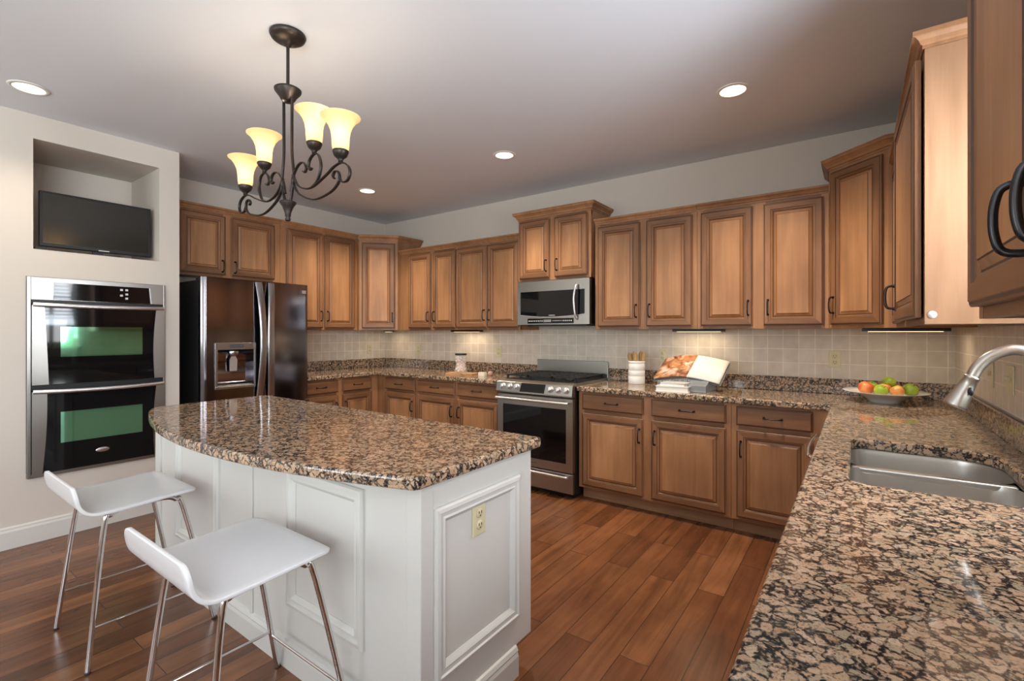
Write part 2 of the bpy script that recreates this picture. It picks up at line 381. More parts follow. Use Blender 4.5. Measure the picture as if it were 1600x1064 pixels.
b.box(XL, x0, YB, YE, 0, H).box(x0, x1, YB, YE, 0, OZ0).box(x0, x1, YB, YE, OZ1, NZ0).box(x0, x1, YB, YE, NZ1, H)
b.box(x0, x1, YB, OY0, OZ0, OZ1).box(x0, x1, OY1, YE, OZ0, OZ1).box(x0, x1, YB, NY0, NZ0, NZ1).box(x0, x1, NY1, YE, NZ0, NZ1)
struct(b.build('wall_partition', 'wall'))
bbp = [(0, 0), (.016, 0), (.016, .105), (.012, .118), (.012, .126), (.006, .135), (0, .135)]
struct(mitre_sweep([(XP, YB), (XP, YE), (XP-.3, YE)], bbp, 0).build('baseboard_left', 'white_trim'))
# windows (over the sink, and unseen ones added behind the camera for light)
def window(name, c, wd, hg, rz, slats=False):
    r = bpy.data.objects.new(name, None); COL.objects.link(r); r.location = c; r.rotation_euler = (0, 0, rz); struct(r)
    b = B(); t = .06
    b.box(-wd/2, wd/2, -.03, .03, -hg/2, -hg/2+t).box(-wd/2, wd/2, -.03, .03, hg/2-t, hg/2).box(-wd/2, -wd/2+t, -.03, .03, -hg/2, hg/2).box(wd/2-t, wd/2, -.03, .03, -hg/2, hg/2).box(-.02, .02, -.025, .025, -hg/2, hg/2)
    b.build('window_frame', 'white_trim', r)
    return r
window('window_1', (XR+.05, (WY0+WY1)/2, (WZ0+WZ1)/2), WY1-WY0, WZ1-WZ0, -PI/2)
window('added_window_2', (-3.15, YB-.05, 1.675), 2.3, 1.45, PI)
window('added_window_3', (XR+.05, (VY0+VY1)/2, 1.6), VY1-VY0, 1.6, -PI/2)
bl = B()
for i in range(14):
    z = WZ1-.03-i*.05; bl.box(WY0+.02, WY1-.02, -.012, .012, z-.002, z+.002) if False else bl.add([(WY0+.02, -.018, z-.012), (WY1-.02, -.018, z-.012), (WY1-.02, .018, z+.012), (WY0+.02, .018, z+.012), (WY0+.02, -.018, z-.009), (WY1-.02, -.018, z-.009), (WY1-.02, .018, z+.015), (WY0+.02, .018, z+.015)], [(3,2,1,0),(4,5,6,7),(0,1,5,4),(1,2,6,5),(2,3,7,6),(3,0,4,7)])
bo = bl.build('window_blind', 'blind'); bo.rotation_euler = (0, 0, PI/2); bo.location = (XR-.0, 0, 0); bo.location.x = XR+.005
tag(bo, 'white slatted blind hanging in the window over the sink', 'blind')
# wall tile
def tiles(name, loc, rz, x0, x1, z0, z1, x2=None):
    b = B(); b.box(x0, x1, -.008, 0, z0, z1); o = struct(b.build(name, 'tile')); o.location = loc; o.rotation_euler = (0, 0, rz); return o
t1 = tiles('trim_1', (-.045, YD, 1.021), 0, XL+.008+.045, XR-.008+.045, 0, .351)
b = B(); t2 = tiles('trim_2', (XL, 4.08, 1.021), PI/2, -1.57, -.008, 0, .351)
t3 = tiles('trim_3', (XR, 4.08, 1.021), -PI/2, .008, 4.08-WY1-.05, 0, .351)
struct(B().box(-2.6, -1.84, YD-.0085, YD, .90, 1.02).build('trim_4', 'tile'))

# ------------------------------------------------------------------ cabinets
def ringface(b, r0, r1, mis):      # r=(x0,x1,z0,z1,y): frame of 4 mitred quads; mis=(stile, rail)
    def c(r): return [(r[0], r[4], r[2]), (r[1], r[4], r[2]), (r[1], r[4], r[3]), (r[0], r[4], r[3])]
    A, C = c(r0), c(r1)
    for i in range(4):
        j = (i+1) % 4; b.add([A[i], A[j], C[j], C[i]], [(0, 1, 2, 3)], mis[1] if i in (0, 2) else mis[0])
def ins(r, d, y): return (r[0]+d, r[1]-d, r[2]+d, r[3]-d, y)
def pull(parent, x, z, y, vertical=True, L=.1, k=1.0):
    b = B(); h = L/2
    pr = [(-h, 0), (-h, -.012), (-h*.96, -.022), (-h*.8, -.029), (-h*.4, -.033), (0, -.034), (h*.4, -.033), (h*.8, -.029), (h*.96, -.022), (h, -.012), (h, 0)]
    pts = smooth_path([(x, y+q, z+p) if vertical else (x+p, y+q, z) for p, q in pr], 3)
    b.tube(pts, 1.0, 8, flat=(.0042*k, .0055*k), up=(1, 0, 0) if vertical else (0, 0, 1))
    for s in (-h, h):
        p = (x, y, z+s) if vertical else (x+s, y, z)
        b.lathe([(.0085, 0), (.0085, .003), (.006, .006)], p, 10, axis='y')
    return b.build('handle', 'bronze', parent)
def door(parent, x0, x1, z0, z1, y, side, top=False, name='door', hz=None, fw=.060, pl=.1, pk=1.0):
    """framed raised-panel door, back at y, front towards -y; side = which edge carries the pull ('l','r' or None)"""
    T = .021; R = (x0, x1, z0, z1)
    b = B(); F = y-T
    b.box(x0, x1, y-.004, y, z0, z1, 0)
    r0 = (*R, y-.004); r1 = (*R, F+.006); r2 = ins(R, .004, F+.003); r3 = ins(R, .009, F+.0022); r3b = ins(R, .0105, F); r4 = ins(R, fw-.017, F); r4b = ins(R, fw-.015, F+.004); r5 = ins(R, fw-.006, F+.006); r6 = ins(R, fw, F+.012)
    for a, c, m in ((r0, r1, (0, 1)), (r1, r2, (0, 1)), (r2, r3, (2, 2)), (r3, r3b, (0, 1)), (r3b, r4, (0, 1)), (r4, r4b, (2, 2)), (r4b, r5, (0, 1)), (r5, r6, (0, 1))):
        ringface(b, a, c, m)
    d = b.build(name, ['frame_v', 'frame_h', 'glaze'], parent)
    p = B(); q0 = ins(R, fw, F+.012); q1 = ins(R, fw+.004, F+.011); q2 = ins(R, fw+.020, F+.0045); q3 = ins(R, fw+.0225, F+.002)
    ringface(p, q0, q1, (1, 1)); ringface(p, q1, q2, (2, 2)); ringface(p, q2, q3, (1, 1))
    p.add([(q3[0], q3[4], q3[2]), (q3[1], q3[4], q3[2]), (q3[1], q3[4], q3[3]), (q3[0], q3[4], q3[3])], [(0, 1, 2, 3)], 0)
    p.build('panel', ['panel', 'glaze', 'bevel'], d)
    if side:
        hx = x0+.028 if side == 'l' else x1-.028
        pull(d, hx, hz if hz else ((z1-.125) if top else (z0+.125)), F, True, pl, pk)
    return d
def drawer(parent, x0, x1, z0, z1, y):
    T = .021; F = y-T; R = (x0, x1, z0, z1); b = B(); b.box(x0, x1, y-.004, y, z0, z1, 1)
    r0 = (*R, y-.004); r1 = (*R, F+.009); r2 = ins(R, .004, F+.005); r3 = ins(R, .007, F+.0045); r4 = ins(R, .010, F)
    ringface(b, r0, r1, (0, 1)); ringface(b, r1, r2, (0, 1)); ringface(b, r2, r3, (2, 2)); ringface(b, r3, r4, (1, 1))
    b.add([(r4[0], F, r4[2]), (r4[1], F, r4[2]), (r4[1], F, r4[3]), (r4[0], F, r4[3])], [(0, 1, 2, 3)], 1)
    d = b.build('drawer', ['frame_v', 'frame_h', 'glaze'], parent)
    pull(d, (x0+x1)/2, (z0+z1)/2, F, False); return d
CROWN = [(0, 0), (.006, 0), (.006, .010), (.014, .014), (.018, .026), (.034, .042), (.042, .046), (.042, .060), (.046, .062), (.046, .068), (0, .068)]
CROWN_S = [(0, 0), (.006, 0), (.006, .010), (.012, .014), (.016, .024), (.026, .034), (.032, .036), (.032, .050), (0, .050)]
def carcass(root, wd, dp, hg, rails, posts, name='carcass', m='case'):
    """hollow box with a face frame; local: x 0..wd, back at y 0, frame front at y -dp, z 0..hg"""
    b = B(); t = .016; g = .0006
    b.box(g, t, -dp+.02, -g, 0, hg).box(wd-t, wd-g, -dp+.02, -g, 0, hg).box(t, wd-t, -dp+.02, -g, 0.012, .028).box(t, wd-t, -dp+.02, -g, hg-t, hg).box(t, wd-t, -.012, -g, .028, hg-t)
    b.build(name, m, root)
    f = B()
    for z0, z1 in rails: f.box(g, wd-g, -dp, -dp+.02, z0, z1, 1)
    for x0, x1 in posts: f.box(max(x0, g), min(x1, wd-g), -dp-.0004, -dp+.02, 0, hg, 0)
    f.build('face_frame', ['case', 'frame_h'], root)
UB = 1.372
def upper(name_label, loc, rz, wd, dp, hg, doors, crown=None, crown_path=None, group='wall cabinets', hz=None, pl=.1, pk=1.0):
    r = thing('upper_cabinet', name_label, 'cabinet', loc, rz, group)
    edges = []
    posts = [(0, doors[0][0]+.012)]
    for a, c in zip(doors, doors[1:]): posts.append((a[1]-.012, c[0]+.012))
    posts.append((doors[-1][1]-.012, wd))
    carcass(r, wd, dp, hg, [(0, .038), (hg-.045, hg)], posts)
    for x0, x1, side in doors: door(r, x0, x1, .022, hg-.02, -dp-.0008, side, hz=hz, pl=pl, pk=pk)
    if crown:
        mitre_sweep(crown_path or [(0.001, -dp), (wd-.001, -dp)], crown, hg+.001).build('crown', ['case'], r)
    return r
G = 'wall cabinets'
dpU = .33
yU = YD
# run right of the microwave
zt = .885
upper('wall cabinet with two tall doors next to the microwave, above the utensil crock', (-1.825, yU, UB), 0, .843, dpU, zt, [(.032, .400, 'r'), (.454, .810, 'l')], CROWN_S)
upper('wall cabinet with two tall doors above the open cookbook and outlet', (-.981, yU, UB), 0, .829, dpU, zt, [(.028, .379, 'r'), (.448, .799, 'l')], CROWN_S)
# run left of the microwave
zl = .865
x0 = -4.305
upper('wall cabinet with two narrow doors, wide filler against the angled corner cabinet', (x0, yU, UB), 0, .881, dpU, zl, [(-4.148-x0, -3.795-x0, 'r'), (-3.756-x0, -3.431-x0, 'l')], CROWN_S)
x0 = -3.423
upper('wall cabinet with two narrow doors above the jar and cutting board', (x0, yU, UB), 0, .818, dpU, zl, [(.006, -3.005-x0, 'r'), (-2.997-x0, .806, 'l')], CROWN_S)
# raised cabinet above the microwave
x0 = -2.604; wd = .758; dp = .362
upper('short raised two-door wall cabinet directly above the microwave', (x0, yU, 1.820), 0, wd, dp, .575, [(.022, .347, 'r'), (.402, .727, 'l')], CROWN, [(0, -.001), (0, -dp), (wd, -dp), (wd, -.001)], hz=.13)
# fridge wall (local x -> +Y)
upper('wide two-door wall cabinet directly above the refrigerator', (XL, 1.52, 1.838), PI/2, .985, dpU, .570, [(.112, .474, 'r'), (.525, .925, 'l')], CROWN_S, hz=.10)
upper('tall two-door wall cabinet beside the refrigerator, before the angled corner cabinet', (XL, 2.506, UB), PI/2, .90, dpU, 1.036, [(.064, .462, 'r'), (.482, .860, 'l')], CROWN_S)
# angled corner cabinets
def corner_cab(label, pts, hg, crown_path, dx0, dx1, side, z0=UB):
    """pts: plan polygon counter-clockwise; the door face runs pts[0]->pts[1]"""
    A, C = Vector(pts[0]), Vector(pts[1])
    r = thing('corner_cabinet', label, 'cabinet', (A.x, A.y, z0))
    d = (C-A); L = d.length; ang = math.atan2(d.y, d.x)
    loc = [(p[0]-A.x, p[1]-A.y) for p in pts]
    B().prism(loc, 0, hg).build('carcass', 'case', r)
    mitre_sweep([(p[0]-A.x, p[1]-A.y) for p in crown_path], CROWN, hg+.001).build('crown', 'case', r)
    e = bpy.data.objects.new('face', None)
    dd = door(r, dx0, L-dx1, .022, hg-.02, -.0008, side); dd.rotation_euler = (0, 0, ang)
    return r
hc = 1.015
a = .0015
A = (-4.606, 3.412); C = (-4.308, 3.716)
corner_cab('angled corner wall cabinet with one pale door between the refrigerator run and range run', [A, C, (-4.308, YD-a), (XL+a, YD-a), (XL+a, 3.412)], hc,
           [A, C, (-4.308, YD-a)], .03, .03, 'r')
A = (-.149, 3.718); C = (.141, 3.452)
corner_cab('angled corner wall cabinet with one dark door above the fruit bowl', [A, C, (XR-a, 3.452), (XR-a, YD-a), (-.149, YD-a)], hc,
           [(-.149, YD-a), A, C, (XR-a, 3.452)], .022, .028, 'l')
# sink wall: end cabinet with a slightly open door, and the cabinet beside the camera
YE2 = 2.03
r = upper('wall cabinet with a broad bare side panel and slightly open door above the faucet', (XR, 3.449, UB), -PI/2, 3.449-YE2, dpU, zt, [(.05, .63, None), (.68, 1.395, None)], CROWN_S,
          [(0.02, -dpU), (3.449-YE2, -dpU), (3.449-YE2, -.001)])
dsw = [c for c in r.children if c.name.startswith('door')]
# the visible door hangs on the window side and stands a little open
d = dsw[1]; hw = 1.395
pull(d, .68+.035, .13, -dpU-.022)
d.matrix_local = Matrix.Translation((hw, -dpU-.006, 0)) @ Matrix.Rotation(math.radians(1.2), 4, 'Z') @ Matrix.Translation((-hw, dpU, 0))
B().box(0, .0008, -dpU, -.002, 0, zt).build('end_panel', 'end', r, loc=(3.449-YE2, 0, 0))
b = B(); b.lathe([(0, 0), (.012, 0), (.012, .002), (0, .003)], (0, 0, 0), 16, axis='x'); b.build('bumper_dot', 'ring', r, loc=(3.449-YE2+.0008, -dpU+.018, .03))
r = upper('wall cabinet close to the camera with two large dark bow pulls', (XR, 1.295, UB), -PI/2, 1.0, .312, .885, [(.024, .483, 'r'), (.533, .97, 'l')], CROWN_S, [(0, -.001), (0, -.312), (1.0, -.312)], hz=.113, pl=.086, pk=.95)

BH = .872
def base(label, loc, rz, wd, cols, dp=.595, ffx=(0, 0)):
    r = thing('base_cabinet', label, 'cabinet', loc, rz, 'base cabinets')
    b = B(); t = .016; g = .0006; z0 = .10
    b.box(g, t, -dp+.02, -g, z0, BH).box(wd-t, wd-g, -dp+.02, -g, z0, BH).box(t, wd-t, -dp+.02, -g, z0, z0+.016).box(t, wd-t, -.012, -g, z0, BH)
    b.build('carcass', 'case', r)
    f = B(); xs = [(g, cols[0][0]+.012)]+[(a[1]-.012, c[0]+.012) for a, c in zip(cols, cols[1:])]+[(cols[-1][1]-.012, wd-g)]
    for q in xs: f.box(q[0], q[1], -dp-.0004, -dp+.02, z0, BH, 0)
    for q0, q1 in ((z0, z0+.03), (.700, .735), (.845, BH)): f.box(g, wd-g, -dp, -dp+.02, q0, q1, 1)
    f.build('face_frame', ['case', 'frame_h'], r)
    B().box(g, wd-g, -dp+.075, -dp+.091, 0, z0).build('toe_kick', 'toe', r)
    for x0, x1, side in cols:
        drawer(r, x0, x1, .731, .856, -dp-.0008)
        door(r, x0, x1, .122, .700, -dp-.0008, side, top=True)
    return r
dB = .61
base('base cabinet with paired doors and drawers between the range and the cookbook', (-1.832, YD, 0), 0, 1.144, [(.037, .540, 'r'), (.601, 1.113, 'l')], dB)
r = base('base cabinet with a single door and drawer meeting the sink run', (-.687, YD, 0), 0, .56, [(.032, .463, 'l')], dB)
B().box(.544, .559, -1.022, -.612, .10, BH).build('filler_panel', 'case', r)
base('narrow single-drawer base cabinet in the inner corner near the refrigerator', (-4.3565, YD, 0), 0, .6305, [(.1455, .6125, 'r')], dB)
base('base cabinet with paired doors and drawers beside the range under the cutting board', (-3.725, YD, 0), 0, 1.116, [(.021, .541, 'r'), (.581, 1.080, 'l')], dB)
base('base cabinet with paired doors and drawers beside the refrigerator', (XL, 2.53, 0), PI/2, .94, [(.04, .431, 'r'), (.484, .848, 'l')], dB)
# sink run, seen edge-on under the worktop
base('base cabinet below the sink', (XR, 2.42, 0), -PI/2, .86, [(.03, .41, 'r'), (.45, .83, 'l')], .60)
base('base cabinet under the bare worktop close to the camera', (XR, 1.558, 0), -PI/2, 1.30, [(.03, .62, 'r'), (.68, 1.27, 'l')], .60)
# dishwasher
r = thing('dishwasher', 'built-in dishwasher with a bowed steel handle under the worktop corner', 'dishwasher', (XR, 3.05, 0), -PI/2)
B().box(.012, .618, -.60, -.002, .10, .866).build('body', 'fridge_side', r)
B().box(.012, .618, -.632, -.601, .11, .866).build('door', 'steel', r, .004)
B().box(.02, .61, -.53, -.52, 0, .10).build('toe_kick', 'black', r)
b = B(); b.tube(smooth_path([(.05, -.632, .80), (.05, -.68, .80), (.16, -.690, .80), (.315, -.695, .80), (.47, -.690, .80), (.58, -.675, .80), (.58, -.632, .80)], 5), .009); b.build('handle', 'chrome', r)

# ------------------------------------------------------------------ worktops
def slab(poly, z0, z1, r=.006, hole=None):
    """horizontal slab with eased edges; hole = inner loop (same winding)"""
    import bmesh
    bm = bmesh.new()
    def loop(pts):
        vs = [bm.verts.new((x, y, z1)) for x, y in pts]
        return [bm.edges.new((vs[i], vs[(i+1) % len(vs)])) for i in range(len(vs))]
    ed = loop(poly)
    if hole: ed += loop(hole)
    bmesh.ops.triangle_fill(bm, use_beauty=True, use_dissolve=True, edges=ed)
    fs = bm.faces[:]
    for f in fs:
        if f.normal.z < 0: f.normal_flip()
    ret = bmesh.ops.extrude_face_region(bm, geom=fs)
    for v in [g for g in ret['geom'] if isinstance(g, bmesh.types.BMVert)]: v.co.z = z0
    for f in fs:
        pass
    bmesh.ops.recalc_face_normals(bm, faces=bm.faces)
    me = bpy.data.meshes.new('worktop'); bm.to_mesh(me); bm.free()
    return me
def slab_obj(name, poly, z0, z1, m, parent=None, hole=None, bev=.008):
    me = slab(poly, z0, z1, hole=hole); me.name = name; me.materials.append(M[m])
    o = bpy.data.objects.new(name, me); COL.objects.link(o)
    if parent: o.parent = parent
    d = o.modifiers.new('edge', 'BEVEL'); d.width = bev; d.segments = 3; d.limit_method = 'ANGLE'; d.angle_limit = .8
    return o
CT0, CT1 = .874, .914
yE = 3.428; xE = -.133
SX0, SX1, SY0, SY1 = -.02, .40, 1.70, 2.40
sinkloop = rrect(SX0, SX1, SY0, SY1, [.05, .05, .13, .05], 8)
g = 'granite worktops'
o = slab_obj('worktop', [(-1.836, yE), (xE, yE), (xE, -.9), (XR-.001, -.9), (XR-.001, YD-.001), (-1.836, YD-.001)], CT0, CT1, 'granite', hole=sinkloop)
tag(o, 'L-shaped brown granite worktop holding the sink and fruit bowl', 'worktop', g)
B().box(-1.836, XR-.021, YD-.029, YD-.009, CT1, 1.021).build('backsplash', 'granite', o, .003)
B().box(XR-.029, XR-.009, -.9, YD-.03, CT1, 1.012).build('backsplash', 'granite', o, .003)
xF = XL+.652
o = slab_obj('worktop', [(XL+.001, 2.532), (xF, 2.532), (xF, yE), (-2.606, yE), (-2.606, YD-.001), (XL+.001, YD-.001)], CT0, CT1, 'granite')
tag(o, 'L-shaped brown granite worktop in the corner between refrigerator and range', 'worktop', g)
B().box(XL+.03, -2.606, YD-.029, YD-.009, CT1, 1.021).build('backsplash', 'granite', o, .003)
B().box(XL+.009, XL+.029, 2.532, YD-.03, CT1, 1.021).build('backsplash', 'granite', o, .003)
# sink
r = thing('sink', 'double-bowl stainless undermount sink set in the granite worktop', 'sink', (0, 0, 0))
def bowl(loop0, z1, z0, rnd):
    b = B(); n = len(loop0); cx = sum(p[0] for p in loop0)/n; cy = sum(p[1] for p in loop0)/n
    def sc(k): return [(cx+(p[0]-cx)*k, cy+(p[1]-cy)*k) for p in loop0]
    lv = [(1.0, z1), (.985, z1-.02), (.965, z0+.045), (.93, z0+.012), (.86, z0), (.12, z0-.006)]
    rings = [[(x, y, z) for x, y in sc(k)] for k, z in lv]
    b.loft(rings, 0, True, False); b.add(rings[-1], [list(range(n))], 0)
    # outer shell, so the bowl has thickness from below
    rings = [[(x, y, z) for x, y in sc(k)] for k, z in ((1.012, z1), (1.0, z1-.02), (.98, z0+.04), (.94, z0-.008), (.2, z0-.012))]
    b.loft([q[::-1] for q in rings], 0, True, False); b.add(rings[-1][::-1], [list(range(n))], 0)
    return b
B1 = rrect(SX0-.003, SX1+.003, SY0-.003, 2.092, [.05, .05, .07, .05], 8); B2 = rrect(SX0-.003, SX1+.003, 2.108, SY1+.003, [.05, .07, .13, .05], 8)
for lp in (B1, B2):
    bb = bowl(lp, .870, .69, 0).build('bowl', 'sink_steel', r)
    cx = sum(p[0] for p in lp)/len(lp); cy = sum(p[1] for p in lp)/len(lp)
    B().lathe([(0, 0), (.045, 0), (.045, .003), (.03, .004), (.028, .001), (0, .001)], (cx, cy, .686), 20).build('drain', 'steel', bb)
slab_obj('rim', rrect(SX0-.025, SX1+.025, SY0-.025, SY1+.025, .05, 6), .868, .8738, 'sink_steel', r, hole=rrect(SX0-.003, SX1+.003, SY0-.003, SY1+.003, [.05, .05, .13, .05], 8), bev=.0006)
B().box(SX0+.0, SX1-.0, 2.086, 2.114, .850, .8715).build('divider', 'sink_steel', r, .006, 3)
# faucet
fy = 1.87; fx = .437
r = thing('faucet', 'brushed nickel pull-down gooseneck faucet arching over the sink', 'faucet', (fx, fy, CT1))
B().lathe([(0, 0), (.032, 0), (.032, .006), (.026, .014), (.022, .05), (.021, .10), (.018, .105), (0, .105)]).build('base', 'nickel', r)
pts = [(0, 0, .09), (0, 0, .20), (-.003, 0, .275), (-.018, 0, .335), (-.050, 0, .373), (-.092, 0, .384), (-.135, 0, .364), (-.161, 0, .334), (-.173, 0, .306)]
B().tube(smooth_path(pts, 6), .0150, 16).build('spout', 'nickel', r)
ex, ez = pts[-1][0], pts[-1][2]; dxn = Vector((pts[-1][0]-pts[-2][0], 0, pts[-1][2]-pts[-2][2])).normalized()
P0 = Vector((ex, 0, ez)); hb = B()
prof = [(.0155, -.002), (.0185, 0), (.0185, .006), (.0175, .007), (.0195, .03), (.0235, .058), (.0285, .088), (.0285, .094), (.025, .096)]
rings = []
bn = Vector((0, 1, 0)); nn = dxn.cross(bn)
for rr, tt in prof: rings.append([P0+dxn*tt+nn*rr*math.cos(2*PI*k/20)+bn*rr*math.sin(2*PI*k/20) for k in range(20)])
hd = hb.loft(rings, 0, True, True).build('spray_head', 'nickel', r)
bt = B(); c_ = P0+dxn*.045-nn*(-.0)
bt.lathe([(0, 0), (.0055, 0), (.0055, .003), (0, .0035)], (0, 0, 0), 14, axis='y', sq=(1, 2.2)); bo = bt.build('spray_button', 'black', hd); bo.location = (c_.x+.012, -.0205, c_.z); 
b = B(); b.tube(smooth_path([(0, -.02, .075), (0, -.045, .085), (0, -.09, .105)], 5), [.008]*10+[.006], 10); b.build('lever', 'nickel', r)

# ------------------------------------------------------------------ island
IX0, IX1, IY0, IY1 = -3.25, -1.106, 1.043, 1.645
r = thing('kitchen_island', 'white panelled kitchen island base with picture-frame mouldings', 'island', ((IX0+IX1)/2, 1.34, 0))
ox, oy = (IX0+IX1)/2, 1.34
def L(x, y): return (x-ox, y-oy)
pb = B(); pb.box(IX0-ox, IX1-ox, IY0-oy, IY1-.08-oy, 0, .873).box(IX0-ox, IX1-ox, IY1-.08-oy, IY1-oy, .112, .873)
pb.build('body', 'island', r)
pb = B(); pb.box(IX1-ox, IX1+.012-ox, IY0+.002-oy, IY1+.006-oy, .112, .8725).box(IX1-ox, IX1+.012-ox, IY0+.002-oy, IY1-.105-oy, .0, .112)
pb.build('side_panel', 'island', r, .003)
pb = B(); pb.box(IX1-.05-ox, IX1+.016-ox, IY0-.012-oy, IY0+.045-oy, 0, .8725); pb.build('corner_post', 'island', r, .004)
pb = B(); pb.box(IX0-.012-ox, IX0+.055-ox, IY0-.012-oy, IY0+.045-oy, 0, .8725); pb.build('corner_post', 'island', r, .004)
pb = B(); pb.box(-2.174-ox, -2.150-ox, IY0-.008-oy, IY0-oy, 0.1, .873); pb.build('batten', 'island', r, .003)
mold = [(0, 0), (.0, .010), (.006, .017), (.018, .019), (.022, .013), (.034, .012), (.040, .016), (.046, .012), (.056, .003), (.056, 0)]   # inward, proud
def picture(nm, u0, u1, z0, z1, place):
    b = B(); rings = []
    cs = [(u0, z0, 1, 1), (u1, z0, -1, 1), (u1, z1, -1, -1), (u0, z1, 1, -1), (u0, z0, 1, 1)]
    for u, z, sx_, sz in cs: rings.append([place(u+sx_*i, z+sz*i, p) for i, p in mold])
    b.loft(rings, 0, False, False, closed=False); return b.build(nm, 'island', r)
fr = lambda u, z, p: (u-ox, IY0-p-oy, z)
picture('panel_moulding', -2.975, -2.468, .25, .805, fr); picture('panel_moulding', -1.865, -1.376, .25, .805, fr)
sd = lambda u, z, p: (IX1+.012+p-ox, u-oy, z)
picture('panel_moulding', 1.088, 1.556, .222, .785, sd)
bp_ = [(0, 0), (.016, 0), (.016, .078), (.012, .092), (.014, .098), (.008, .112), (0, .116)]
mitre_sweep([L(IX0, IY1-.09), L(IX0, IY0), L(IX1+.012, IY0), L(IX1+.012, IY1-.105)][0:4], bp_, 0).build('base_moulding', 'island', r)
pts = []
P = [(-3.30, 1.19), (-3.285, 1.07), (-3.20, .985)]
nA = 40
xa, ya, xb, yb, sag = -3.19, .978, -1.085, .972, .176
for k in range(nA+1):
    t_ = k/nA; x = xa+(xb-xa)*t_; y = ya+(yb-ya)*t_-sag*(1-(2*t_-1)**2)
    pts.append((x, y))
poly = [(-3.315, 1.12), (-3.302, 1.06), (-3.265, 1.015)]+pts+[(-1.065, .980), (-1.055, 1.0)]+[(-1.055, 1.66), (-1.06, 1.675), (-1.075, 1.68)]+[(-3.27, 1.70), (-3.30, 1.69), (-3.315, 1.66)]
o = slab_obj('island_countertop', poly, CT0, CT1, 'granite', bev=.010); tag(o, 'bow-fronted brown granite top on the white island', 'worktop', g)

# ------------------------------------------------------------------ outlets
def outlet(label, loc, rz, wd=.072, kind='outlet'):
    r = thing('power_outlet' if kind == 'outlet' else 'light_switch', label, 'outlet' if kind == 'outlet' else 'switch', loc, rz, 'almond wall plates')
    B().box(-wd/2, wd/2, -.006, -.0003, -.058, .058).build('plate', 'plate', r, .003)
    if kind == 'outlet':
        for s in (-.021, .021):
            b = B(); b.lathe([(0, 0), (.0165, 0), (.0165, .003), (.015, .004), (0, .004)], (0, -.006, s), 18, axis='y')
            k = b.build('socket', 'plate', r)
            b = B(); b.box(-.008, -.005, -.0112, -.0098, s-.001, s+.008).box(.005, .008, -.0112, -.0098, s-.001, s+.008).lathe([(0, 0), (.0025, 0), (.0025, .001), (0, .001)], (0, -.0102, s-.008), 8, axis='y')
            b.build('slots', 'slot', k)
    else:
        for q in ([0] if wd < .08 else [-.023, .023]):
            B().box(q-.006, q+.006, -.018, -.006, -.004, .014).build('toggle', 'plate', r, .002)
    return r
yt = YD-.008
outlet('almond outlet on the tile between the utensil crock and cookbook', (-1.345, yt, 1.150), 0)
outlet('almond outlet on the tile above the sink-run corner beside the fruit bowl', (-.131, yt, 1.157), 0)
outlet('small almond outlet on the range wall tile nearest the inner corner', (-4.338, yt, 1.135), 0)
outlet('small almond outlet on the tile between the jar and the range', (-3.111, yt, 1.143), 0)
outlet('small almond outlet on the tile beside the refrigerator', (XL+.008, 3.829, 1.14), PI/2)
outlet('narrow almond switch on the sink wall behind the faucet arch', (XR-.008, 3.05, 1.155), -PI/2, .072, 'switch')
outlet('wide almond double switch on the sink wall behind the faucet arch', (XR-.008, 2.72, 1.155), -PI/2, .118, 'switch')
outlet('almond outlet on the end of the white island inside the moulding', (IX1+.012, 1.311, .685), PI/2)

# ------------------------------------------------------------------ double oven (local x -> +Y, front -> +X)
oc = (OY0+OY1)/2
r = thing('double_oven', 'built-in stainless double wall oven with black glass doors', 'oven', (XP, oc, OZ0), PI/2)
W2 = (OY1-OY0)/2-.0015
hO = OZ1-OZ0
B().box(-W2+.01, W2-.01, .0, .55, .02, hO-.02).build('cavity', 'black', r)
b = B(); b.box(-W2, -W2+.018, -.02, .0, .0015, hO-.0015).box(W2-.012, W2, -.02, .0, .0015, hO-.0015).box(-W2+.018, W2-.012, -.02, .0, .0015, .026); b.build('frame', 'steel', r, .002)
b = B(); b.box(-W2+.018, W2-.012, -.024, .0, 1.142, hO-.0015); cp = b.build('control_panel', 'steel', r, .003)
z = lambda a: a-OZ0
b = B(); b.prism([(-.252, z(1.560)), (.278, z(1.556)), (.268, z(1.672)), (-.248, z(1.672))], -.0245, -.028, axis='y'); gp = b.build('control_glass', 'black_glass', cp)
for i, (px, pz) in enumerate(((.105, 1.648), (.135, 1.648), (.105, 1.608), (.135, 1.618), (.135, 1.588))):
    B().box(px-.008, px+.008, -.0287, -.028, z(pz)-.007, z(pz)+.007).build('button', 'button', gp)
b = B(); b.prism([(.268, z(1.672)), (.278, z(1.556)), (.284, z(1.556)), (.274, z(1.672))], -.0245, -.030, axis='y'); b.build('trim_strip', 'steel_light', cp)
B().box(-W2+.018, W2-.012, -.010, 0, 1.130, 1.142).build('vent_gap', 'black', r)
B().box(-W2+.018, W2-.012, -.010, 0, .562, .592).build('vent_gap', 'black', r)
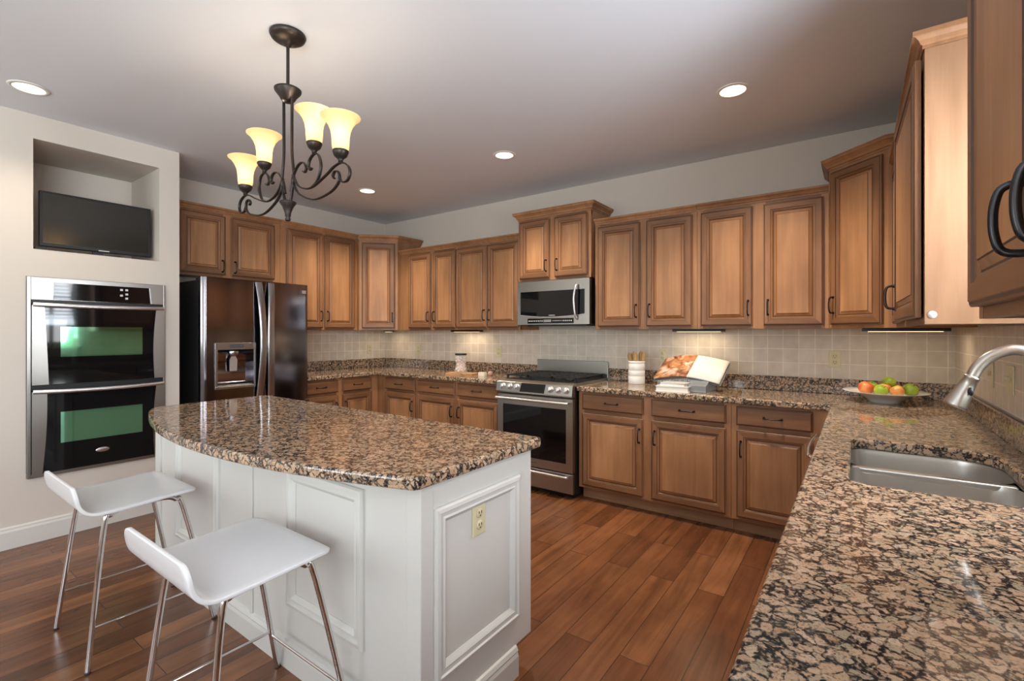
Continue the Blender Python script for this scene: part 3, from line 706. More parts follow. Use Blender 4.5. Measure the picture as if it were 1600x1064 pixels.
def ovdoor(z0, z1, wz0, wz1, low):
    wl, wr = -W2+.020, W2-.014
    n = 10; gl = []
    # glass outline: inner edge of the steel sides curves
    def xl(t): return (-.295 if not low else -.283)+(.02 if not low else -.022)*(1-t)**1.5+.004*math.sin(PI*t)
    def xr(t): return .312-.012*math.sin(PI*t)+(-.012)*(1-t)
    left = [(xl(k/n), z0+(z1-z0)*k/n) for k in range(n+1)]; right = [(xr(k/n), z0+(z1-z0)*k/n) for k in range(n+1)]
    b = B(); b.box(wl, wr, -.020, 0, z0, z1)
    d = b.build('door', 'black', r)
    b = B()
    b.prism([(wl, z0)]+left+[(wl, z1)], -.0205, -.036, axis='y'); b.build('side_trim', 'steel', d, .002)
    b = B(); b.prism(right[0:1]+[(wr, z0), (wr, z1)]+right[::-1][:-1], -.0205, -.036, axis='y'); b.build('side_trim', 'steel', d, .002)
    b = B(); b.prism(left[::-1][::-1][0:1]+right[0:n+1]+left[::-1][:-1], -.0205, -.034, axis='y'); gl_ = b.build('glass', 'black_glass', d)
    wn = B(); x0, x1 = -.218, .226
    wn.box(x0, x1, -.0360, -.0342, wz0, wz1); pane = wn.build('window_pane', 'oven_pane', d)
    hb = B(); zz = z1+.004
    path = [(wl+.004, -.046, zz), (-.2, -.072, zz-.004), (0, -.080, zz-.006), (.2, -.072, zz-.004), (wr-.004, -.046, zz)]
    hb.tube(smooth_path(path, 8), 1, 12, flat=(.0135, .010), up=(0, 0, 1))
    for q in (-.23, .23): hb.box(q-.012, q+.012, -.068, -.034, zz-.013, zz+.008)
    hb.build('handle', 'steel_light', d)
    return d
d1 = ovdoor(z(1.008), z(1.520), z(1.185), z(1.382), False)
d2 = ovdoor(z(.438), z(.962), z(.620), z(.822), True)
b = B(); b.lathe([(0, 0), (.038, 0), (.038, .002), (.034, .004), (0, .004)], (.0, 0, 0), 28, axis='y', sq=(1, .42)); lg = b.build('logo_badge', 'steel_light', d2); lg.location = (-.002, -.034, z(.535))
text('Whirlpool', .014, lg, 'display', (0, -.0043, 0), (PI/2, 0, 0))
# oven panes are not turned; their green outdoor reflection is in the colour
for d, tl, yw in ((d1, 0, 0), (d2, 0, 0)):
    pass

# ------------------------------------------------------------------ tv niche
r = thing('television', 'small flat black television standing in the wall niche', 'television', (XP-.10, 1.045, NZ0), PI/2)
sc_ = B(); sc_.box(-.305, .310, -.012, .022, .036, .403); tvb = sc_.build('bezel', 'black', r, .004)
B().box(-.288, .293, -.0128, -.0118, .060, .388).build('screen', 'screen', tvb)
b = B(); b.prism(rrect(-.13, .13, -.07, .09, .04), 0, .010); b.box(-.03, .03, -.0, .02, .010, .06); b.build('stand', 'black', r)
B().box(.0, .06, -.0135, -.012, .0405, .0475).build('logo_plate', 'button', tvb)
r = tag(B().box(-.055, .0, -.03, .04, 0, .022).build('cable_box', 'black', None, .003), 'small black box on the floor of the wall niche beside the television', 'box'); r.location = (XP-.06, .765, NZ0); r.rotation_euler = (0, 0, PI/2)
b = B(); b.tube(smooth_path([(XP-.06, .77, NZ0+.006), (XP-.03, .80, NZ0+.0045), (XP-.02, .86, NZ0+.0045), (XP-.05, .93, NZ0+.0045), (XP-.03, 1.0, NZ0+.0045)], 6), .004, 6)
tag(b.build('cord', 'black'), 'thin black cord lying on the front edge of the wall niche', 'cord')

# ------------------------------------------------------------------ refrigerator
fyc = (1.610+2.506)/2; FW = .448
r = thing('refrigerator', 'dark stainless side-by-side refrigerator with a water dispenser', 'refrigerator', (XL, fyc, 0), PI/2)
xf = XL+4.12                     # door front as a local -y value: local y = -(X-XL)
yd = -(-4.12-XL)                 # = -.848
b = B(); b.box(-FW+.004, FW-.004, yd+.085, -.03, .02, 1.762); b.build('body', 'fridge_side', r, .006)
b = B(); b.box(-FW+.03, -FW+.12, yd+.09, yd+.2, 1.7625, 1.785); b.build('hinge_cap', 'fridge_side', r, .004)
b = B(); b.box(-FW+.02, FW-.02, yd+.1, -.1, 0, .02); b.build('foot_rail', 'black', r)
sp = .027     # the seam between the doors (local x)
dz0, dz1 = .735, 1.782
def fdoor(x0, x1, hole=None):
    def yf_(x):
        e = max(0, .03-(FW-abs(x)))
        return yd+.010*(abs(x)/FW)**2+(.03-math.sqrt(max(0, .0009-e*e)))*.8
    b = B(); y1 = yd+.075
    def piece(a, c, z0, z1, back=None):
        n = max(2, int((c-a)/.012)); xs = [a+(c-a)*k/n for k in range(n+1)]
        fr_ = [[(x, yf_(x), z0), (x, yf_(x), z1)] for x in xs]
        b.loft(fr_, 0, True, False, closed=False)
        poly = [(x, yf_(x)) for x in xs]+[(c, y1), (a, y1)]
        m = len(poly); b.add([(x, y, z0) for x, y in poly], [list(range(m))[::-1]]); b.add([(x, y, z1) for x, y in poly], [list(range(m))])
        for u in (a, c): b.add([(u, yf_(u), z0), (u, y1, z0), (u, y1, z1), (u, yf_(u), z1)], [(0, 1, 2, 3) if u == c else (3, 2, 1, 0)])
        b.add([(a, y1, z0), (c, y1, z0), (c, y1, z1), (a, y1, z1)], [(3, 2, 1, 0)])
    if hole:
        hx0, hx1, hz0, hz1 = hole
        piece(x0, hx0, dz0, dz1); piece(hx1, x1, dz0, dz1); piece(hx0, hx1, dz0, hz0); piece(hx0, hx1, hz1, dz1)
        b.box(hx0, hx1, yd+.068, y1, hz0, hz1)
    else: piece(x0, x1, dz0, dz1)
    return b.build('door', 'black_steel', r)
hole = (-.340, -.060, .912, 1.205)
dl = fdoor(-FW, sp-.004, hole); dr = fdoor(sp+.004, FW)
b = B(); b.box(-.360, -.042, yd-.006, yd, .890, .912).box(-.360, -.042, yd-.006, yd, 1.205, 1.262).box(-.360, -.340, yd-.006, yd, .912, 1.205).box(-.060, -.042, yd-.006, yd, .912, 1.205)
dp_ = b.build('dispenser_frame', 'grey_steel', dl, .002)
B().box(-.25, -.14, yd-.0075, yd-.006, 1.218, 1.250).build('display', 'display', dp_)
b = B(); n = 8; ringsA = [[(-.338, yd+.06-.055*math.sin(0), 0)]]
b = B(); pr = [(yd+.002, .913), (yd+.05, .916), (yd+.064, .95), (yd+.066, 1.10), (yd+.055, 1.16), (yd+.02, 1.204), (yd+.002, 1.204)]
b.loft([[(-.339, y_, z_), (-.061, y_, z_)] for y_, z_ in pr], 0, True, False, closed=False); b.build('alcove', 'black_steel', dl)
b = B(); b.lathe([(0, 0), (.03, 0), (.042, .02), (.042, .045), (0, .045)], (-.205, yd+.028, 1.150), 16, sq=(1, .6)); b.build('nozzle', 'grey_steel', dl, .002)
b = B(); b.prism([(-.232, 1.03), (-.180, 1.03), (-.176, 1.12), (-.19, 1.15), (-.222, 1.15), (-.236, 1.12)], yd+.040, yd+.028, axis='y'); b.build('paddle', 'steel_light', dl, .003)
b = B(); b.box(-.335, -.065, yd+.004, yd+.06, .9125, .922); b.build('drip_tray', 'grey_steel', dl, .002)
def fhandle(x, s, dd):
    b = B()
    pts = smooth_path([(x-s*.018, yd-.012, 1.770), (x-s*.006, yd-.040, 1.60), (x+s*.006, yd-.055, 1.30), (x, yd-.048, 1.05), (x-s*.012, yd-.02, .80)], 8)
    b.tube(pts, 1, 8, flat=(.006, .030), up=(0, 1, 0)); b.box(x-s*.018-.012, x-s*.018+.012, yd-.014, yd, 1.74, 1.768).box(x-s*.01-.012, x-s*.01+.012, yd-.022, yd, .80, .83)
    b.build('handle', 'grey_steel', dd, .001)
fhandle(sp-.034, 1, dl); fhandle(sp+.040, -1, dr)
B().box(.374, .412, yd-.0015, yd, 1.700, 1.730).build('badge', 'steel_light', dr)
b = B(); b.box(-FW, FW, yd, yd+.075, .10, .725); fd = b.build('drawer', 'black_steel', r, .008, 3)
b = B(); b.tube(smooth_path([(-.38, yd, .66), (-.38, yd-.05, .66), (0, yd-.06, .66), (.38, yd-.05, .66), (.38, yd, .66)], 6), 1, 8, flat=(.018, .006), up=(0, 0, 1)); b.build('handle', 'grey_steel', fd)

# ------------------------------------------------------------------ range
RX0, RX1 = -2.601, -1.842; rc = (RX0+RX1)/2; RW = (RX1-RX0)/2
r = thing('gas_range', 'stainless gas range with six knobs and black oven window', 'range', (rc, 0, 0))
yf = 3.40
b = B(); b.box(-RW+.002, RW-.002, yf+.02, YD-.04, .03, .905); b.build('body', 'black', r)
b = B(); b.box(-RW+.03, RW-.03, yf+.06, YD-.06, 0, .03); b.build('foot_rail', 'black', r)
b = B(); b.box(-RW, RW, yf+.03, YD-.032, .905, .932); ck = b.build('cooktop', 'steel', r, .004)
b = B(); b.box(-RW+.02, RW-.02, yf+.075, YD-.055, .932, .936); b.build('burner_pan', 'black', ck)
b = B(); b.prism([(yf+.02, .822), (yf+.02, .905), (yf+.06, .934), (yf+.012, .934), (yf-.02, .915), (yf-.034, .835), (yf-.028, .822)][::-1], -RW, RW, axis='x')
cpn = b.build('control_panel', 'steel', r, .004)
# panel face frame: from (yf-.034,.835) to (yf-.02,.915)
fa = Vector((0, .014, .080)).normalized(); fn = Vector((0, -.080, .014)).normalized()
def onpanel(x, s, out): p = Vector((x, yf-.034, .835))+fa*s+fn*out; return p
def tiltrot(): return math.atan2(.014, .080)
b = B()
dpth = [(-.118, .006), (.120, .006), (.134, .078), (-.104, .078)] if False else [(-.128, .004), (.118, .004), (.128, .079), (-.112, .079)]
vs = [onpanel(x, s, .001) for x, s in dpth]+[onpanel(x, s, .004) for x, s in dpth]
b.add(vs, [(4, 5, 6, 7), (0, 1, 5, 4), (1, 2, 6, 5), (2, 3, 7, 6), (3, 0, 4, 7)]); b.build('touch_display', 'black_glass', cpn)
vs = [onpanel(x, s, .001) for x, s in ((-.135, -.004), (.124, -.004), (.118, .004), (-.128, .004))]+[onpanel(x, s, .008) for x, s in ((-.135, -.004), (.124, -.004), (.118, .004), (-.128, .004))]
B().add(vs, [(4, 5, 6, 7), (0, 1, 5, 4), (1, 2, 6, 5), (2, 3, 7, 6), (3, 0, 4, 7)]).build('display_ledge', 'steel', cpn)
for kx in (-.305, -.231, -.157, .181, .254, .327):
    b = B(); rings = []
    for rr, tt in ((.027, .0005), (.027, .006), (.021, .008), (.020, .026), (.017, .031), (.003, .032)):
        rings.append([onpanel(kx+rr*math.cos(2*PI*k/18), .044+rr*math.sin(2*PI*k/18), tt) for k in range(18)])
    b.loft(rings[::1], 0, True, True); kb = b.build('knob', 'steel_light', cpn)
    b = B(); vs = []
    for o_ in (.026, .040):
        vs += [onpanel(kx-.005, .044-.018, o_), onpanel(kx+.005, .044-.018, o_), onpanel(kx+.005, .044+.018, o_), onpanel(kx-.005, .044+.018, o_)]
    b.add(vs, [(4, 5, 6, 7), (0, 1, 5, 4), (1, 2, 6, 5), (2, 3, 7, 6), (3, 0, 4, 7)]); b.build('grip', 'steel_light', kb, .002)
def frame_slab(b, x0, x1, z0, z1, y0, y1, hx0, hx1, hz0, hz1):
    b.box(x0, x1, y0, y1, z0, hz0).box(x0, x1, y0, y1, hz1, z1).box(x0, hx0, y0, y1, hz0, hz1).box(hx1, x1, y0, y1, hz0, hz1)
b = B(); frame_slab(b, -RW+.002, RW-.002, .215, .808, yf-.015, yf+.018, -RW+.062, RW-.064, .285, .722); od = b.build('oven_door', 'steel', r)
B().box(-RW+.062, RW-.064, yf-.012, yf+.01, .285, .722).build('door_glass', 'black_glass', od)
b = B(); b.tube([(-RW+.015, yf-.058, .776), (RW-.02, yf-.058, .776)], .0115, 14)
for q in (-RW+.04, RW-.045): b.box(q-.010, q+.010, yf-.055, yf-.015, .768, .784)
b.build('handle', 'steel_light', od)
text('SAMSUNG', .016, od, 'display', (-.0, yf-.0153, .250), (PI/2, 0, 0))
b = B(); b.box(-RW+.002, RW-.002, yf-.012, yf+.018, .045, .205); dw = b.build('drawer', 'steel', r, .004)
b = B(); b.tube([(-RW+.03, yf-.045, .182), (RW-.035, yf-.045, .182)], .010, 12)
for q in (-RW+.05, RW-.055): b.box(q-.010, q+.010, yf-.042, yf-.012, .175, .189)
b.build('handle', 'steel_light', dw)
b = B(); b.box(-RW, RW, YD-.0395, YD-.0295, .932, 1.080); b.build('backguard', 'steel', r, .003)
for gx0, gx1 in ((-.35, -.125), (-.115, .115), (.125, .35)):
    b = B(); y0, y1 = yf+.09, YD-.075; z0, z1 = .958, .972; t = .006
    for x_ in (gx0, gx1-2*t, (gx0+gx1)/2-t): b.box(x_, x_+2*t, y0, y1, z0, z1)
    for k in range(7): y_ = y0+(y1-y0-2*t)*k/6; b.box(gx0, gx1, y_, y_+2*t, z0, z1)
    for x_ in (gx0, gx1-2*t):
        for y_ in (y0, y1-2*t): b.box(x_, x_+2*t, y_, y_+2*t, .936, z0)
    b.build('grate', 'iron', r, .002)
for bx, by, br_ in ((-.237, yf+.20, .045), (-.237, yf+.48, .038), (0, yf+.33, .05), (.237, yf+.20, .038), (.237, yf+.48, .045)):
    b = B(); b.lathe([(0, 0), (br_, 0), (br_, .010), (br_*.7, .016), (0, .017)], (bx, by, .936), 18); b.build('burner', 'iron', r)

# ------------------------------------------------------------------ microwave
MX0, MX1, MZ0, MZ1, my = -2.597, -1.850, 1.417, 1.815, 3.69
mc = (MX0+MX1)/2; MW = (MX1-MX0)/2; hM = MZ1-MZ0
r = thing('microwave_oven', 'stainless over-the-range microwave with a black window and curved handle', 'microwave', (mc, YD, MZ0))
ym = my-YD
b = B(); b.box(-MW+.003, MW-.003, ym+.045, -.009, 0, hM-.002); b.build('body', 'black', r)
b = B()
n = 12; gx0, gx1 = -MW+.032, MW-.045; gt = hM-.095
low = [(gx0+(gx1-gx0)*k/n, .088-.022*math.sin(PI*k/n)) for k in range(n+1)]
# face with a window opening whose lower edge bows down
b.box(-MW, MW, ym, ym+.044, gt, hM-.002).box(-MW, gx0, ym, ym+.044, .0, gt).box(gx1, MW, ym, ym+.044, 0, gt)
b.prism([(gx0, 0), (gx1, 0)]+low[::-1], ym, ym+.044, axis='y'); dm = b.build('door', 'steel', r)
b = B(); b.box(gx0, gx1, ym+.004, ym+.04, .066, gt); b.build('window_glass', 'black_glass', dm)
b = B(); b.tube([(x, ym-.001, z_) for x, z_ in low], .0035, 8); b.build('trim_strip', 'steel_light', dm)
b = B(); hx = gx1-.075
b.tube(smooth_path([(hx+.01, ym, hM-.045), (hx+.004, ym-.03, hM-.075), (hx-.006, ym-.048, hM*.55), (hx, ym-.032, .075), (hx+.008, ym, .045)], 7), 1, 10, flat=(.010, .008), up=(1, 0, 0)); b.build('handle', 'steel_light', dm)
B().box(-MW+.115, MW-.15, ym-.0015, ym, .010, .056).build('control_strip', 'black_glass', r)
cs = [c for c in r.children if c.name.startswith('control_strip')][0]
B().box(-.085, -.005, ym-.0021, ym-.0015, .022, .044).build('display', 'grey_steel', cs)
b = B()
for k in range(8): q = -.245+k*.020; b.box(q, q+.010, ym-.0021, ym-.0015, .028, .038)
for k in range(5): q = .115+k*.020; b.box(q, q+.010, ym-.0021, ym-.0015, .028, .038)
for k in range(9): q = .01+k*.011; b.box(q, q+.006, ym-.0021, ym-.0015, .031, .036)
b.build('key_print', 'button', cs)
text('SAMSUNG', .014, dm, 'button', (.0, ym+.0035, .082), (PI/2, 0, 0))
b = B(); b.box(-.30, .32, ym+.06, -.05, -.012, -.0005); b.build('vent', 'black', r)

# ------------------------------------------------------------------ stools
def stool(label, loc, first=None):
    if first:
        r = first.copy(); COL.objects.link(r); r.location = loc; r['label'] = label
        for c in first.children:
            d = c.copy(); COL.objects.link(d); d.parent = r
            for q in c.children: e_ = q.copy(); COL.objects.link(e_); e_.parent = d
        return r
    r = thing('bar_stool', label, 'stool', loc, 0, 'white bar stools')
    prof = smooth_path([(0, -.262, .735), (0, -.258, .700), (0, -.246, .655), (0, -.215, .627), (0, -.16, .621), (0, -.05, .625), (0, .06, .631), (0, .125, .633), (0, .165, .624)], 6)
    s = [0]
    for p, q in zip(prof, prof[1:]): s.append(s[-1]+(q-p).length)
    Ls = s[-1]; hw = .243; b = B(); rings = []; nx = 16
    for p, d_ in zip(prof, s):
        k = hw
        for e_, rad in ((d_, .045), (Ls-d_, .05)):
            if e_ < rad: k = min(k, hw-rad+math.sqrt(max(0, rad*rad-(rad-e_)**2)))
        rings.append([(k*(-1+2*j/nx), p.y, p.z) for j in range(nx+1)])
    b.loft(rings, 0, True, False, closed=False)
    o = b.build('seat', 'stool', r); md = o.modifiers.new('thick', 'SOLIDIFY'); md.thickness = .013; md.offset = -1
    bv = o.modifiers.new('edge', 'BEVEL'); bv.width = .003; bv.segments = 2; bv.limit_method = 'ANGLE'; bv.angle_limit = .8
    zs = .600
    for sx_ in (-1, 1):
        for sy in (-1, 1):
            fx_, fy_ = .243*sx_, (.232 if sy < 0 else .226)*sy
            tx, ty = .195*sx_, .135*sy-.03
            top = smooth_path([(fx_, fy_, .0), (fx_+(tx-fx_)*.9, fy_+(ty-fy_)*.9, .535), (tx, ty-.02*sy, .590), (tx-.004*sx_, ty-.06*sy, .6065), (tx-.004*sx_, -.03, .6075)], 6)
            lb = B(); lb.tube(top, .0098, 12); lg = lb.build('leg', 'chrome', r)
            B().lathe([(0, 0), (.0108, 0), (.0108, .010), (0, .010)], (fx_, fy_, 0), 12).build('rubber_foot', 'rubber', lg)
    def at(sx_, sy, z_):
        fx_, fy_ = .243*sx_, (.232 if sy < 0 else .226)*sy; tx, ty = .195*sx_, .135*sy-.03; k = z_/.594
        return (fx_+(tx-fx_)*k, fy_+(ty-fy_)*k, z_)
    for a_, c_ in (((-1, -1), (-1, 1)), ((1, -1), (1, 1)), ((-1, 1), (1, 1))):
        zz = .165 if a_[1] != c_[1] else .15
        b = B(); b.tube([at(*a_, zz), at(*c_, zz)], .0052, 8); b.build('stretcher', 'chrome', r)
    return r
s1 = stool('white bar stool standing by the double oven end of the island', (-2.703, .785, 0))
stool('white bar stool in front of the framed island panel, closer to the camera', (-1.648, .785, 0), s1)

# ------------------------------------------------------------------ chandelier
cx_, cy_ = -2.166, 1.208
r = thing('chandelier', 'dark bronze four-light chandelier with amber bell shades over the island', 'chandelier', (cx_, cy_, 1.865))
Z = lambda z_: z_-1.865
B().lathe([(0, Z(2.741)), (.078, Z(2.741)), (.080, Z(2.735)), (.074, Z(2.722)), (.060, Z(2.712)), (.040, Z(2.706)), (.020, Z(2.700)), (.012, Z(2.685)), (0, Z(2.684))][::-1]).build('canopy', 'bronze_lamp', r)
B().tube([(0, 0, Z(2.690)), (0, 0, Z(2.480))], .0075, 12).build('rod', 'bronze_lamp', r)
B().lathe([(0, Z(2.425)), (.022, Z(2.425)), (.030, Z(2.432)), (.040, Z(2.450)), (.058, Z(2.472)), (.060, Z(2.482)), (.054, Z(2.486)), (.020, Z(2.490)), (.010, Z(2.505)), (0, Z(2.505))]).build('collar', 'bronze_lamp', r)
for s in (-1, 1):
    pts = smooth_path([(s*.036, 0, Z(2.435)), (s*.035, 0, Z(2.30)), (s*.036, 0, Z(2.18)), (s*.050, 0, Z(2.08)), (s*.046, 0, Z(2.03)), (s*.024, 0, Z(1.96)), (s*.014, 0, Z(1.935))], 7)
    B().tube(pts, 1, 8, flat=(.0035, .0075), up=(1, 0, 0)).build('strap', 'bronze_lamp', r)
    def arm(pl, nm='arm'):
        B().tube(smooth_path([(s*x, 0, Z(z_)) for x, z_ in pl], 7), 1, 8, flat=(.0036, .0078), up=(0, 1, 0) and (0, 0, 1)).build(nm, 'bronze_lamp', r)
    arm([(.044, 2.075), (.08, 2.025), (.127, 1.999), (.20, 1.990), (.303, 2.022), (.365, 2.048), (.418, 2.054), (.462, 2.032), (.474, 2.0), (.455, 1.972), (.420, 1.974), (.404, 1.994)])
    arm([(.042, 2.06), (.06, 2.015), (.108, 1.972), (.217, 1.933), (.328, 1.942), (.385, 1.966), (.403, 1.994), (.395, 2.020), (.372, 2.027), (.357, 2.012), (.366, 1.998)])
    arm([(.024, 2.0), (.044, 2.065), (.08, 2.105), (.115, 2.117), (.140, 2.108), (.153, 2.085), (.143, 2.068), (.128, 2.074)], 'scroll')
    arm([(.20, 1.991), (.242, 2.012), (.268, 2.070), (.252, 2.120), (.217, 2.134), (.182, 2.116), (.172, 2.088), (.184, 2.070), (.198, 2.077)], 'arm')
    for ax, az in ((.217, 2.134), (.410, 2.056)):
        B().lathe([(0, Z(az)), (.010, Z(az)), (.010, Z(az+.010)), (.016, Z(az+.018)), (.026, Z(az+.026)), (.033, Z(az+.044)), (.033, Z(az+.050)), (.020, Z(az+.051)), (0, Z(az+.051))], (s*ax, 0, 0), 24).build('socket_cup', 'bronze_lamp', r)
        zb = az+.046
        prof = [(.027, 0), (.033, .012), (.035, .035), (.036, .06), (.040, .085), (.050, .110), (.066, .132), (.080, .143), (.081, .146)]
        b = B(); b.lathe(prof, (0, 0, 0), 32, cap=False); so = b.build('shade', 'shade', r); so.location = (s*ax, 0, Z(zb))
        md = so.modifiers.new('thick', 'SOLIDIFY'); md.thickness = .003; md.offset = -1
        bb = B(); bb.lathe([(.006, .004), (.010, .02), (.018, .045), (.022, .062), (.018, .078), (.006, .088), (0, .089)], (0, 0, 0), 16); bo = bb.build('bulb', 'bulb', so)
        pl = bpy.data.lights.new('bulb_light', 'POINT'); pl.energy = 1.25; pl.color = (1, .90, .74); pl.shadow_soft_size = .02
        po = bpy.data.objects.new('bulb_light', pl); COL.objects.link(po); po.parent = so; po.location = (0, 0, .112)
B().lathe([(0, Z(1.865)), (.010, Z(1.867)), (.013, Z(1.876)), (.009, Z(1.884)), (.012, Z(1.888)), (.014, Z(1.905)), (.024, Z(1.932)), (.036, Z(1.950)), (.037, Z(1.956)), (.030, Z(1.960)), (0, Z(1.961))], n=24).build('finial', 'bronze_lamp', r)

# ------------------------------------------------------------------ recessed lights
def can(label, x, y, power=125):
    r = thing('recessed_light', label, 'ceiling light', (x, y, H), 0, 'recessed ceiling lights')
    B().lathe([(.070, -.0010), (.070, -.006), (.088, -.004), (.090, -.0005), (.070, -.0005)], cap=False).build('trim_ring', 'ring', r)
    B().lathe([(0, -.004), (.070, -.004), (.070, -.001), (0, -.001)], n=28).build('lens', 'lens', r)
    l = bpy.data.lights.new('can_light', 'SPOT'); l.energy = power; l.color = (1, .84, .64); l.spot_size = 2.2; l.spot_blend = .9; l.shadow_soft_size = .06
    o = bpy.data.objects.new('can_light', l); COL.objects.link(o); o.parent = r; o.location = (0, 0, -.02)
can('round recessed ceiling light above the oven wall, beside the chandelier', -3.84, .607, 26)
can('largest round recessed ceiling light, over the sink-run cabinets', -.585, 2.989)
can('round recessed ceiling light above the range and microwave', -2.256, 3.026)
can('small round recessed ceiling light above the refrigerator and inner corner', -3.922, 3.0)
# under-cabinet lights
def ucl(label, x, y, rz, L_, power):
    r = thing('under_cabinet_light', label, 'light', (x, y, UB), rz, 'under-cabinet lights')
    B().box(-L_/2, L_/2, -.05, .05, -.020, -.0008).build('housing', 'fridge_side', r, .003)
    B().box(-L_/2+.03, L_/2-.03, -.03, .03, -.0225, -.0202).build('lens', 'strip', r)
    area('strip_light', (0, 0, -.026), (0, 0, 0), L_-.06, .06, power*.26, (1, .78, .52), r)
ucl('slim lit strip under the pale angled corner cabinet', -4.60, 3.83, -PI/4, .35, 2.2)
ucl('slim lit strip under the cabinet above the jar and cutting board', -3.44, 3.93, 0, .38, 2.6)
ucl('slim lit strip under the cabinet above the cookbook', -1.02, 3.93, 0, .38, 2.6)
ucl('slim black-ended lit strip under the cabinets above the fruit bowl', .22, 3.62, 0.0, .40, 2.6)

# ------------------------------------------------------------------ things on the worktops
T = CT1
# fruit bowl
bx, by = .136, 3.765
o = B(); o.lathe([(0, 0), (.078, 0), (.080, .004), (.095, .020), (.125, .042), (.170, .056), (.217, .066), (.218, .069), (.170, .062), (.125, .047), (.09, .026), (.070, .014), (0, .012)], (0, 0, 0), 48)
o = o.build('fruit_bowl', 'ceramic', loc=(bx, by, T)); tag(o, 'wide white pedestal bowl of apples on the granite corner', 'bowl')
def apple(label, x, y, z_, R0, m, rx=0, ry=0, first=None):
    pr = []
    for k in range(15):
        a_ = -PI/2+PI*k/14; c_ = math.cos(a_); s_ = math.sin(a_)
        pr.append((max(.0008, R0*(c_**.85)*(1+.06*s_)), R0*.92*s_-R0*.22*math.exp(-((c_)/.28)**2)*(1 if s_ > 0 else -.5)))
    b = B(); b.lathe(pr, (0, 0, 0), 22); o = b.build('apple', m, loc=(x, y, z_)); o.rotation_euler = (rx, ry, random.random()*6)
    tag(o, label, 'apple', 'apples in the white bowl')
    b = B(); b.tube([(0, 0, R0*.62), (.002, 0, R0*.85), (.006, .001, R0*1.08)], .0016, 6); b.build('stem', 'stem', o)
Ra = .037
apple('red-orange apple at the outer end of the white bowl', bx-.095, by-.045, T+.085, .042, 'apple_red', .5, .2)
apple('green apple at the front of the bowl beside the red one', bx-.022, by-.085, T+.077, .037, 'apple_green', .7, 0)
apple('orange-tinted apple low at the front of the bowl', bx+.056, by-.078, T+.077, .037, 'apple_orange', .6, .2)
apple('large green apple at the end of the bowl nearest the faucet', bx+.122, by-.02, T+.084, .040, 'apple_dark', .4, .3)
apple('green apple resting on top of the others', bx+.022, by+.02, T+.118, .037, 'apple_dark', 1.1, 0)
apple('yellow-orange apple wedged in the middle of the bowl', bx+.000, by-.022, T+.085, .033, 'apple_orange', .3, .1)
apple('small dark green apple behind the red one', bx-.065, by+.045, T+.087, .035, 'apple_dark', .2, 0)
# utensil crock
ux, uy = -1.515, 3.90
o = B(); o.lathe([(0, 0), (.066, 0), (.069, .004), (.069, .062), (.0675, .064), (.0675, .066), (.069, .068), (.069, .110), (.0675, .112), (.0675, .114), (.069, .116), (.069, .165), (.064, .172), (.070, .178), (.070, .190), (.064, .192), (.060, .188), (.060, .02), (0, .02)], n=36)
tag(o.build('utensil_crock', 'ceramic', loc=(ux, uy, T)), 'white ceramic crock holding wooden spoons beside the range', 'crock')
lab = ['wooden spoon leaning over the range side of the crock', 'wooden spoon standing near the range side of the crock', 'tall wooden spoon in the middle of the crock', 'wooden spoon standing near the outlet side of the crock', 'wooden spoon leaning over the outlet side of the crock']
for i, (tx, ty, hh) in enumerate(((-.066, 0, .258), (-.036, .02, .270), (-.004, -.02, .262), (.032, .02, .275), (.064, 0, .268))):
    b = B(); p0 = Vector((tx*.45, ty*.5, .024)); p1 = Vector((tx, ty, hh)); d_ = (p1-p0)
    pts = [p0+d_*k/12 for k in range(13)]
    rad = [.005]*8+[.008, .016, .020, .018, .006]
    b.tube(pts, rad, 10, flat=(1.0, .45), up=(1, 0, 0)); tag(b.build('wooden_spoon', 'spoon', loc=(ux, uy, T)), lab[i], 'spoon', 'wooden spoons in the crock')
# cookbook on its stand
sb = Vector((-1.030, 3.640, 1.010)); up = Vector((.022, .238, .145)); rw = Vector((.227, .006, -.040)); lw = Vector((-.245, .0, -.028))
nU = up.cross(Vector((-1, 0, 0))).normalized()
if nU.z < 0: nU = -nU
r = thing('cookbook', 'open cookbook with food photographs propped on the worktop', 'book', tuple(sb))
def page(wv, nm, m, arch, lift):
    b = B(); top = []; n = 10; rings = []
    for i in range(n+1):
        t_ = i/n; off = wv*t_+nU*(arch*math.sin(PI*t_**.7)+lift)
        rings.append([off, off+up])
    rr = rings if wv.x > 0 else rings[::-1]
    b.loft(rr, 0, True, False, closed=False); o = b.build(nm, m, r); md = o.modifiers.new('thick', 'SOLIDIFY'); md.thickness = .010; md.offset = -1
    return o
page(rw, 'text_page', 'text', .006, .004); page(lw, 'photo_page', 'food', .014, .004)
for wv in (rw, lw):
    b = B(); q = [wv*0, wv*1.03, wv*1.03+up*1.02, up*1.02]
    q = [p-nU*.007 for p in q]; v2 = [p-nU*.004 for p in q]
    b.add(q+v2, [(0, 1, 2, 3), (7, 6, 5, 4), (0, 4, 5, 1), (1, 5, 6, 2), (2, 6, 7, 3), (3, 7, 4, 0)]); b.build('cover', 'cover', r)
b = B(); b.prism([(3.555, T+.0005), (3.83, T+.0005), (3.83, T+.175), (3.80, T+.175), (3.61, T+.062), (3.555, T+.050)], -1.0, -.872, axis='x'); o = b.build('book_stand', 'acrylic', None, .003); tag(o, 'smoky acrylic stand holding up the open cookbook', 'stand')
b = B(); b.box(-.113, .113, -.075, .075, .003, .036); 
o = b.build('book', 'paper', loc=(-1.10, 3.575, T)); tag(o, 'thick white closed book lying in front of the cookbook stand', 'book'); o.rotation_euler = (0, 0, .06)
B().box(-.118, .118, -.078, .078, 0, .003).build('cover', 'ceramic', o); B().box(-.118, .118, -.078, .078, .036, .039).build('cover', 'ceramic', o)
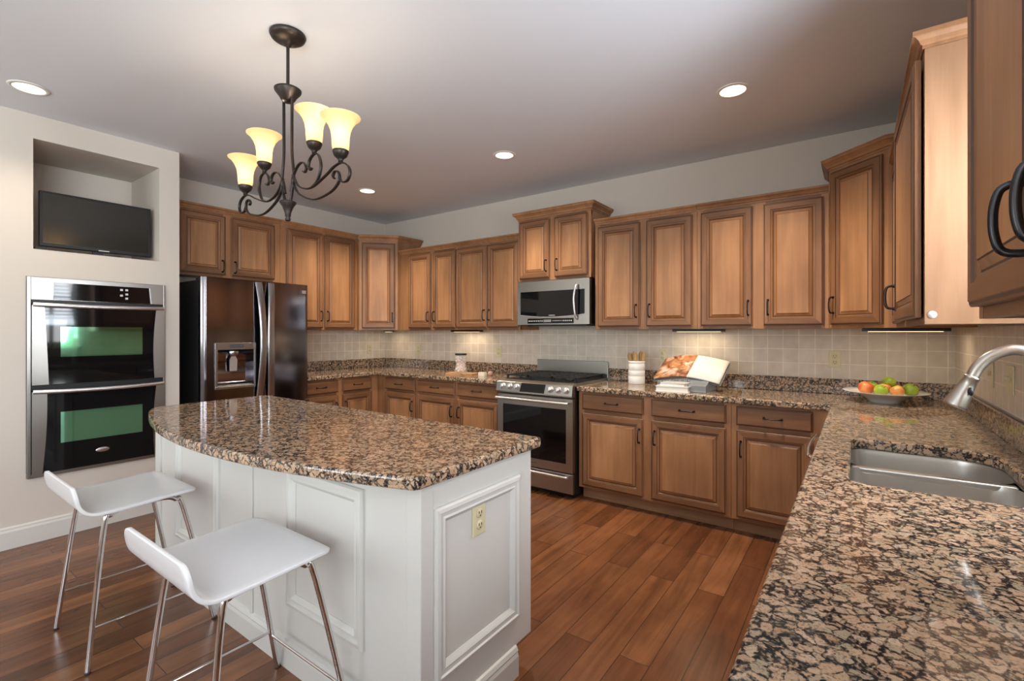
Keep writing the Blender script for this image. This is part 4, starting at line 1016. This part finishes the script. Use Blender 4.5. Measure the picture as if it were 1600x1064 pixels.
b = B(); b.box(-.09, .09, -.065, .065, .0, .022); o = b.build('book', 'paper', loc=(-1.09, 3.580, T+.0395)); o.rotation_euler = (0, 0, -.10); tag(o, 'thinner white booklet lying on the closed book below the cookbook', 'book')
B().box(-.094, .094, -.068, .068, .022, .0245).build('cover', 'ceramic', o)
# jar and cutting board
b = B(); b.prism(rrect(-.155, .155, -.09, .09, .03), 0, .018); o = b.build('cutting_board', 'board', None, .004, loc=(-3.29, 3.68, T)); tag(o, 'wooden cutting board under the glass jar beside the range', 'cutting board'); o.rotation_euler = (0, 0, .25)
jx, jy, jz = -3.335, 3.72, T+.0185
r = thing('glass_jar', 'glass jar of pale pink-white filling with a dark lid on the board', 'jar', (jx, jy, jz))
B().lathe([(.064, 0), (.068, .008), (.064, .045), (.052, .085), (.058, .12), (.062, .150), (.057, .178)], n=28, cap=False).build('glass', 'glass', r)
for k in range(0):
    pass
fl = B()
for k in range(60):
    a_ = k*2.4; zz = .013+.150*k/60; rr = (.050 if zz < .05 or zz > .11 else .040)*(.55+.45*((k*37) % 10)/10)
    fl.lathe([(.001, -.012), (.011, -.007), (.015, 0), (.011, .007), (.001, .012)], (rr*math.cos(a_), rr*math.sin(a_), zz), 8)
fo = fl.build('filling', 'shell', r)
B().lathe([(0, .1785), (.060, .1785), (.062, .182), (.062, .196), (0, .198)], n=28).build('lid', 'black', r)
b = B(); b.tube([(0, 0, 0), (.09, -.06, -.004), (.16, -.10, -.0075)], [.006, .007, .013], 8, flat=(.6, 1)); tag(b.build('wooden_spoon', 'spoon', loc=(-3.28, 3.64, T+.0265)), 'wooden spoon lying diagonally across the cutting board', 'spoon')
tag(B().prism(rrect(-.04, .04, -.025, .025, .008), 0, .032).build('butter_dish', 'cream', None, .004, loc=(-3.055, 3.73, T)), 'small cream block dish on the worktop beside the board', 'dish')
tag(B().lathe([(0, 0), (.022, 0), (.026, .02), (.024, .040), (.012, .046), (0, .046)], n=20).build('spice_pot', 'pinkish', loc=(-2.965, 3.74, T)), 'small pinkish pot on the worktop closest to the range', 'pot')
